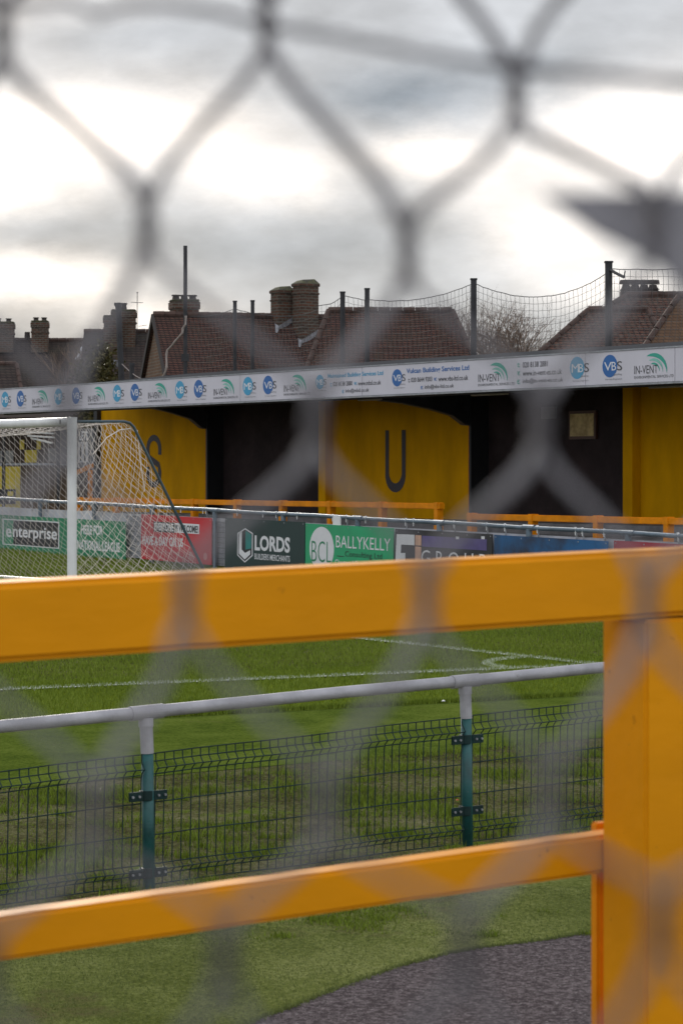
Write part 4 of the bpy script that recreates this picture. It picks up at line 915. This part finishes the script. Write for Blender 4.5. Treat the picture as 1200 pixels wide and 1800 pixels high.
def houses():
    # long terrace, left part with the brick gable
    o1 = at(270, 553, 68); r1, ro1 = house('terraced_house', o1, R(15), 5.6, 4.2, 4.0, 0, 0, m_tile, 'brown tiled house with brick gable end and a pair of tall chimneys')
    k = FP / 68
    chimney(r1, ((327 - 270) / k / math.cos(R(15)) * 1.0, .3, -.6), .70, .6, .6 + 24 / k, 3, pot_h=.2, flash=False)
    o2 = at(577, 546, 66); k2 = FP / 66
    r2, ro2 = house('terraced_house', o2, R(1), 218 / k2, 4.2, 4.0, 1.45, 1.5, m_tile, 'house with long hipped dark red roof right of the tall brick chimneys')
    def tall(x, y, zt, w, d):
        root = empty('chimney', (x, y, 0), R(21)); root.parent = r1; zb_ = -.952 * abs(y) - .5
        s = MB(); s.box2((0, 0, zb_), (w, d, zt)); cs = s.build('shaft', m_chim, root, bevel=.01)
        for (e, z0, z1) in ((.022, zt - .30, zt - .25), (.03, zt - .08, zt + .004)):
            k = MB(); k.box2((-e, -e, z0), (w + e, d + e, z1)); k.build('brick_band', m_chim, root, bevel=.012)
        k = MB(); rnd = random.Random(int(x * 99)); k.add([(-.02, -.02, zt), (w + .02, -.02, zt), (w + .02, d + .02, zt), (-.02, d + .02, zt), (.08, .08, zt + .1), (w - .1, .06, zt + .13), (w - .06, d - .1, zt + .1), (.1, d - .08, zt + .09)], [(0, 1, 5, 4), (1, 2, 6, 5), (2, 3, 7, 6), (3, 0, 4, 7), (4, 5, 6, 7)]); k.build('mossy_cap', m_lichen, root)
        k = MB(); rise = math.sin(R(36)) * .952; z0 = -.952 * abs(y)
        for i in range(9): k.box2((w * i / 9, -.02, z0 + w * i / 9 * rise - .05), (w * (i + 1) / 9, -.003, z0 + w * i / 9 * rise + .09))
        k.build('stepped_flashing', m_lead, root)
        k = MB(); k.add([(-.03, -.06, z0 - .02), (-.03, d, z0 + .15), (-.2, d, z0 + .02), (-.16, -.14, z0 - .14), (-.03, -.06, z0 + .05), (-.03, d, z0 + .25)], [(0, 3, 2, 1), (4, 5, 2, 3), (0, 1, 5, 4), (0, 4, 3), (1, 2, 5)]); k.build('lead_apron', m_lead, root)
    tall(3.96, -.78, .88, .56, .46); tall(3.42, -.36, .71, .5, .42)
    # right-hand houses
    ob = at(1100, 519, 60); kb = FP / 60
    rb, _ = house('hipped_house', ob, R(-2), 6.0, 4.4, 3.4, 5.0, 3, m_tile3, 'large hipped roof speckled with moss, behind the netting at the right')
    ch = chimney(rb, ((1126 - 1100) / kb, .5, -.5), .86, .5, .5 + .13, 4, mt=m_pot, pot_h=.22, flash=False, cap=m_pot, style='cowl')
    oc = at(1033, 545, 58.5); house('house_wing', oc, R(-3), 1.4, 4.0, 3.0, 3.3, 1.0, m_tile3, 'lower wing of mossy tiled roof left of the large hipped roof')
    od = at(1192, 521, 54); house('house_wing', od, R(-6), 4.0, 3.6, 3.6, 2.35, 2.0, m_tile4, 'smooth brown hipped roof wing with a pale hip line at the right edge')
    # far left row
    oe = at(-90, 598, 96); ke = FP / 96
    re_, roe = house('distant_house', oe, R(2), 262 / ke, 4.5, 4.2, 0, 0, m_tile2, 'distant dark roof with a bright skylight at the far left', verge=False)
    chimney(re_, ((72 + 90) / ke, -.4, -.5), .62, .6, .5 + 30 / ke, 2, mt=m_chim, pot_h=.2, flash=False)
    chimney(re_, ((8 + 90) / ke, -.4, -.5), .80, .6, .5 + 28 / ke, 2, mt=m_chim, pot_h=.2, flash=False)
    s = MB(); s.tube([((48 + 90) / ke, 0, 0), ((48 + 90) / ke, 0, .32)], [.12, .10], 8); s.build('vent_pipe', m_pot, re_)
    f = MB(); xs0, xs1 = (140 + 90) / ke, (168 + 90) / ke; sl = 4.2 / 4.5
    def rp(x, z, up=.0): return (x, z / sl - up * .68, z + up * .73)
    f.add([rp(xs0 - .12, -.90, .16), rp(xs1 - .22, -.90, .16), rp(xs1, -.36, .16), rp(xs0 + .12, -.36, .16), rp(xs0 - .12, -.90, 0), rp(xs1 - .22, -.90, 0), rp(xs1, -.36, 0), rp(xs0 + .12, -.36, 0)],
          [(0, 1, 2, 3), (0, 4, 5, 1), (1, 5, 6, 2), (2, 6, 7, 3), (3, 7, 4, 0)]); f.build('skylight', m_glass, roe)
    og = at(148, 583, 86); kg = FP / 86
    rg, _ = house('distant_house', og, R(1), 140 / kg, 4.5, 4.2, 0, 0, m_tile2, 'distant house with stepped brick chimney and television aerial left of the brick gable', verge=False)
    chimney(rg, ((219 - 148) / kg, -.3, -.6), .80, .6, .6 + 34 / kg, 1, pot_h=.3, flash=False)
    chimney(rg, ((200 - 148) / kg, -.9, -1.3), .5, .5, 1.3 + 22 / kg, 0)
    an = MB(); x = (243 - 148) / kg; an.tube([(x, -.5, -.6), (x, -.5, 1.3)], .012, 5); an.tube([(x - .22, -.5, .98), (x + .20, -.5, .96)], .01, 5)
    for j in range(5): an.tube([(x + .05, -.5 - .1, .15 - j * .16), (x + .33, -.5, .2 - j * .16)], .008, 4)
    an.tube([(x, -.5, 1.3), (x, -.5, 1.33)], .03, 6); an.build('aerial', m_steel, rg)
    oh = at(-120, 640, 78); house('distant_house', oh, R(0), 150 / (FP / 78), 4, 3, 0, 1.0, m_tile2, 'nearer low dark roof at the far left edge below the distant chimneys', verge=False)
houses()

# ------------------------------------------------------------------ trees and shrubs
def branch(mb, p, d, L, r, depth, rnd, spread=.55, tips=None, droop=0.):
    n = 4; pts = [p]; q = p.copy(); dd = d.copy()
    for i in range(n):
        dd = (dd + Vector((rnd.uniform(-1, 1), rnd.uniform(-1, 1), rnd.uniform(-.6, 1))) * .14 + Vector((0, 0, -droop))).normalized(); q = q + dd * L / n; pts.append(q.copy())
    mb.tube(pts, [r * (1 - .45 * i / n) for i in range(n + 1)], 5 if r > .02 else 3, False)
    if depth == 0: return
    for i in range(rnd.choice((2, 3, 3)) + (1 if depth > 2 else 0)):
        t = rnd.uniform(.45, 1); k = min(n, max(1, int(t * n))); base = pts[k]
        nd = (dd + Vector((rnd.uniform(-1, 1), rnd.uniform(-1, 1), rnd.uniform(-.5, .7))) * spread * 1.5).normalized()
        branch(mb, base, nd, L * rnd.uniform(.55, .8), r * rnd.uniform(.45, .6), depth - 1, rnd, spread, tips, droop)
def tree(X, Ybase_d, Ytop, label, seed, spread=.5, fac=1., levels=6, mt=m_twig, name='bare_tree', gl=1.2, lean=0.):
    d = Ybase_d; base = at(X, 836, d); top = at(X, Ytop, d); Hh = top.z - gl; rnd = random.Random(seed)
    root = empty(name, (base.x, d, gl)); tag(root, label, 'tree')
    tk = MB(); t0 = Hh * .42; tk.tube([(0, 0, -.1), (.05, 0, t0 * .5), (.02 + lean, 0, t0)], [Hh * .022, Hh * .018, Hh * .014], 8, False); tk.build('trunk', m_bark, root)
    cr = MB()
    for i in range(5):
        a = 2 * math.pi * i / 5 + rnd.random(); branch(cr, Vector((.02 + lean, 0, t0 * rnd.uniform(.8, 1))), Vector((math.cos(a) * spread, math.sin(a) * spread, 1)).normalized(), Hh * .27 * fac, Hh * .010, levels - 1, rnd, spread)
    cr.build('crown', mt, root)
tree(862, 74, 528, 'tall bare winter tree in the gap between the two roofs, nearest the middle netting pole', 3, .75, 1.4)
tree(815, 76, 545, 'slender bare tree beside the end of the long hipped roof', 8, .5, 1.15)
tree(915, 73, 560, 'bushy bare tree at the foot of the right-hand mossy roof', 12, .8, 1.35)
tree(672, 60, 628, 'short twiggy shrub poking above the fascia in front of the long roof', 21, .9, 1.1, 4, m_twig)
tree(782, 62, 600, 'pale leafless shrub against the right end of the long hipped roof', 22, .8, 1.15, 5, m_rope)
tree(375, 60, 645, 'few pale bare twigs above the fascia in front of the gabled house', 25, 1.0, 1.1, 3, m_rope)
tree(148, 92, 566, 'wispy tree top above the distant roofs at the left', 31, .4, 1.1, 5)
def leafy(X, d, Ytop, wpx, label, seed):
    base = at(X, 836, d); top = at(X, Ytop, d); Hh = top.z - 1.2; root = empty('leafy_bush', (base.x, d, 1.2)); tag(root, label, 'tree'); rnd = random.Random(seed)
    tk = MB(); tk.tube([(0, 0, -.1), (0, 0, Hh * .6)], [.12, .06], 8); tk.build('trunk', m_bark, root)
    lf = MB(); rw = wpx / FP * d / 2
    for i in range(90):
        c = Vector((rnd.gauss(0, rw * .5), rnd.gauss(0, rw * .4), Hh * rnd.uniform(.45, .97))); c.x *= 1 - .5 * (c.z / Hh) ** 4
        for j in range(45):
            p = c + Vector((rnd.gauss(0, .16), rnd.gauss(0, .16), rnd.gauss(0, .16))); s = rnd.uniform(.03, .06); a = Vector((rnd.uniform(-1, 1), rnd.uniform(-1, 1), rnd.uniform(-1, 1))).normalized() * s; b = Vector((rnd.uniform(-1, 1), rnd.uniform(-1, 1), rnd.uniform(-1, 1))).normalized() * s
            lf.add([p - a, p + b, p + a, p - b], [(0, 1, 2, 3)])
    lf.build('crown', blade_mat('leaf_' + str(seed), [(.025, .025, .01), (.05, .048, .018), (.09, .075, .026), (.08, .05, .024)]), root)
leafy(180, 66, 606, 46, 'olive brown leafy bush beside the leaning black pole', 41)
leafy(158, 64, 640, 36, 'low dark shrub just above the fascia left of the leaning black pole', 42)

# ------------------------------------------------------------------ netting poles and ball-stop nets behind the stand
DP = 8.6
def pole(X, Yt, rad, label, d=DP, lean=0., mt=m_steel):
    q = on(d, X, Yt); o = MB(); h = q.z - 1.2
    o.tube([(lean, 0, -.1), (0, 0, h)], rad, 10); o.box2((-rad * 1.1, -rad * 1.1, h), (rad * 1.1, rad * 1.1, h + .03))
    ob = o.build('netting_pole', mt); ob.location = (q.x, q.y, 1.2); tag(ob, label, 'pole', 'dark poles holding the ball-stop netting')
    return Vector((q.x, q.y, q.z))
T = {}
T[413] = pole(413, 531, .045, 'left one of the twin thin poles between the gabled house and the tall chimneys')
T[444] = pole(444, 530, .045, 'right one of the twin thin poles between the gabled house and the tall chimneys')
T[602] = pole(602, 515, .055, 'dark pole just right of the tall brick chimneys')
T[645] = pole(645, 509, .055, 'dark pole second to the right of the tall brick chimneys')
T[832] = pole(832, 492, .062, 'thick dark pole between the long roof and the bare trees')
T[1069] = pole(1069, 462, .07, 'thickest dark pole in front of the right-hand mossy roof')
T[1400] = pole(1400, 430, .08, 'dark netting pole beyond the right edge')
q = on(DP + .5, 326, 432); o = MB(); o.tube([(0, 0, -.1), (0, 0, q.z - 1.2)], .048, 10); o.box2((-.09, -.06, zat(q, 632) - 1.25), (.09, .06, zat(q, 622) - 1.2)); ob = o.build('flag_pole', m_steel); ob.location = (q.x, q.y, 1.2); tag(ob, 'tallest thin dark pole rising in front of the gabled house chimney', 'pole')
q = on(DP, 208, 538); o = MB(); o.tube([(.26, 0, -.1), (0, 0, q.z - 1.2)], .075, 10); o.tube([(-.01, 0, q.z - 1.2), (-.01, 0, q.z - 1.12)], .09, 10); ob = o.build('leaning_pole', m_steel); ob.location = (q.x, q.y, 1.2); tag(ob, 'leaning black pole beside the leafy bush left of the brick gable', 'pole')
q = on(DP, 232, 640); o = MB(); o.tube([(0, 0, -.1), (0, 0, q.z - 1.2)], .06, 10); o.tube([(0, 0, q.z - 1.25), (0, 0, q.z - 1.17)], .075, 10); ob = o.build('short_post', m_steel); ob.location = (q.x, q.y, 1.2); tag(ob, 'short black post just right of the leaning black pole', 'post')
# pale rope swagged from the tall pole
a = on(DP + .4, 325, 555); b = on(DP, 279, 668); rp_ = MB(); pts = []
for t in np.linspace(0, 1, 16):
    X = 325 + (279 - 325) * t + 6 * math.sin(t * 9); Y = 555 + (668 - 555) * t; 
    if t < .15: X = 327 - 6 * t
    pts.append(on(DP + .4, X + (4 if .2 < t < .5 else 0), Y))
rp_.tube(pts, [.022 if i % 3 else .03 for i in range(16)], 7); ob = rp_.build('hanging_rope', m_rope); tag(ob, 'pale twisted rope hanging from the tallest pole down across the brick gable', 'rope')
cb = MB(); pts = [on(DP, 215 + (258 - 215) * t, 640 + 28 * math.sin(t * 1.5)) for t in np.linspace(0, 1, 8)]; cb.tube(pts, .012, 4); ob = cb.build('hanging_cable', m_rope); tag(ob, 'thin pale cable drooping from the leaning black pole', 'cable')
def ball_net(Xa, Xb, top, label, cell=.135, ybot=690, rad=.0038):
    """top: list of (X, Y) along the upper edge"""
    pa, pb = line(DP, Xa), line(DP, Xb); L = (pb - pa).length; n = max(2, int(L / cell))
    def ty(X):
        X = min(max(X, top[0][0]), top[-1][0])
        for (x0, y0), (x1, y1) in zip(top[:-1], top[1:]):
            if x0 <= X <= x1 + .01: return y0 + (y1 - y0) * (X - x0) / max(1e-6, x1 - x0)
        return top[-1][1]
    k = MB(); cols = []; nr = 26; rnd = random.Random(Xa)
    zbot = 3.3
    for i in range(n + 1):
        f = i / n; q = pa.lerp(pb, f); X = 600 + q.x / q.y * FP; z1 = zat(q, ty(X)); c = []
        nr_ = nr
        for j in range(nr_ + 1):
            z = z1 - j * cell * 1.0
            if z < zbot: break
            sg = .10 * math.sin(f * math.pi) * math.sin(j * .25 + 1)
            c.append(Vector((q.x + PX * sg + rnd.uniform(-.008, .008), q.y + PY * sg, z + rnd.uniform(-.008, .008))))
        cols.append(c)
    for i, c in enumerate(cols):
        for a, b in zip(c[:-1], c[1:]): k.tube([a, b], rad, 3, False)
        if i:
            for j in range(1, min(len(c), len(cols[i - 1]))): k.tube([cols[i - 1][j], c[j]], rad, 3, False)
    k.tube([c[0] for c in cols], rad * 2.2, 5)
    o = k.build('ball_net', m_dnet); tag(o, label, 'net', 'ball-stop netting behind the stand'); return o
def cat(x0, y0, x1, y1, sag, n=14): return [(x0 + (x1 - x0) * t, y0 + (y1 - y0) * t + sag * 4 * t * (1 - t)) for t in np.linspace(0, 1, n)]
ball_net(335, 413, cat(335, 556, 413, 542, 4), 'thin strip of netting between the tallest pole and the twin poles')
ball_net(413, 444, cat(413, 543, 444, 550, 2), 'narrow strip of netting between the twin poles')
ball_net(444, 556, cat(444, 550, 556, 545, 8), 'low strip of netting running behind the tall brick chimneys')
ball_net(556, 602, cat(556, 538, 602, 518, 4), 'short net span rising from the chimneys to the first pole right of them')
ball_net(602, 645, cat(602, 519, 645, 527, 2), 'narrow net span between the two poles right of the chimneys')
ball_net(645, 832, cat(645, 527, 832, 498, 12), 'wide sagging net span over the right end of the long roof')
ball_net(832, 1069, cat(832, 498, 1069, 478, 33), 'widest deeply sagging net span in front of the bare trees')
ball_net(1069, 1300, cat(1069, 473, 1300, 468, 2), 'taut net span at the right edge above the mossy roof')
k = MB(); k.tube([on(DP, 1070, 473), on(DP, 1082, 480), on(DP, 1096, 487)], .03, 5); k.tube([on(DP, 1096, 487), on(DP, 1098, 476)], .012, 4); o = k.build('loose_tie', m_dnet); tag(o, 'bundle of loose dark cord at the top of the thickest pole', 'cord')
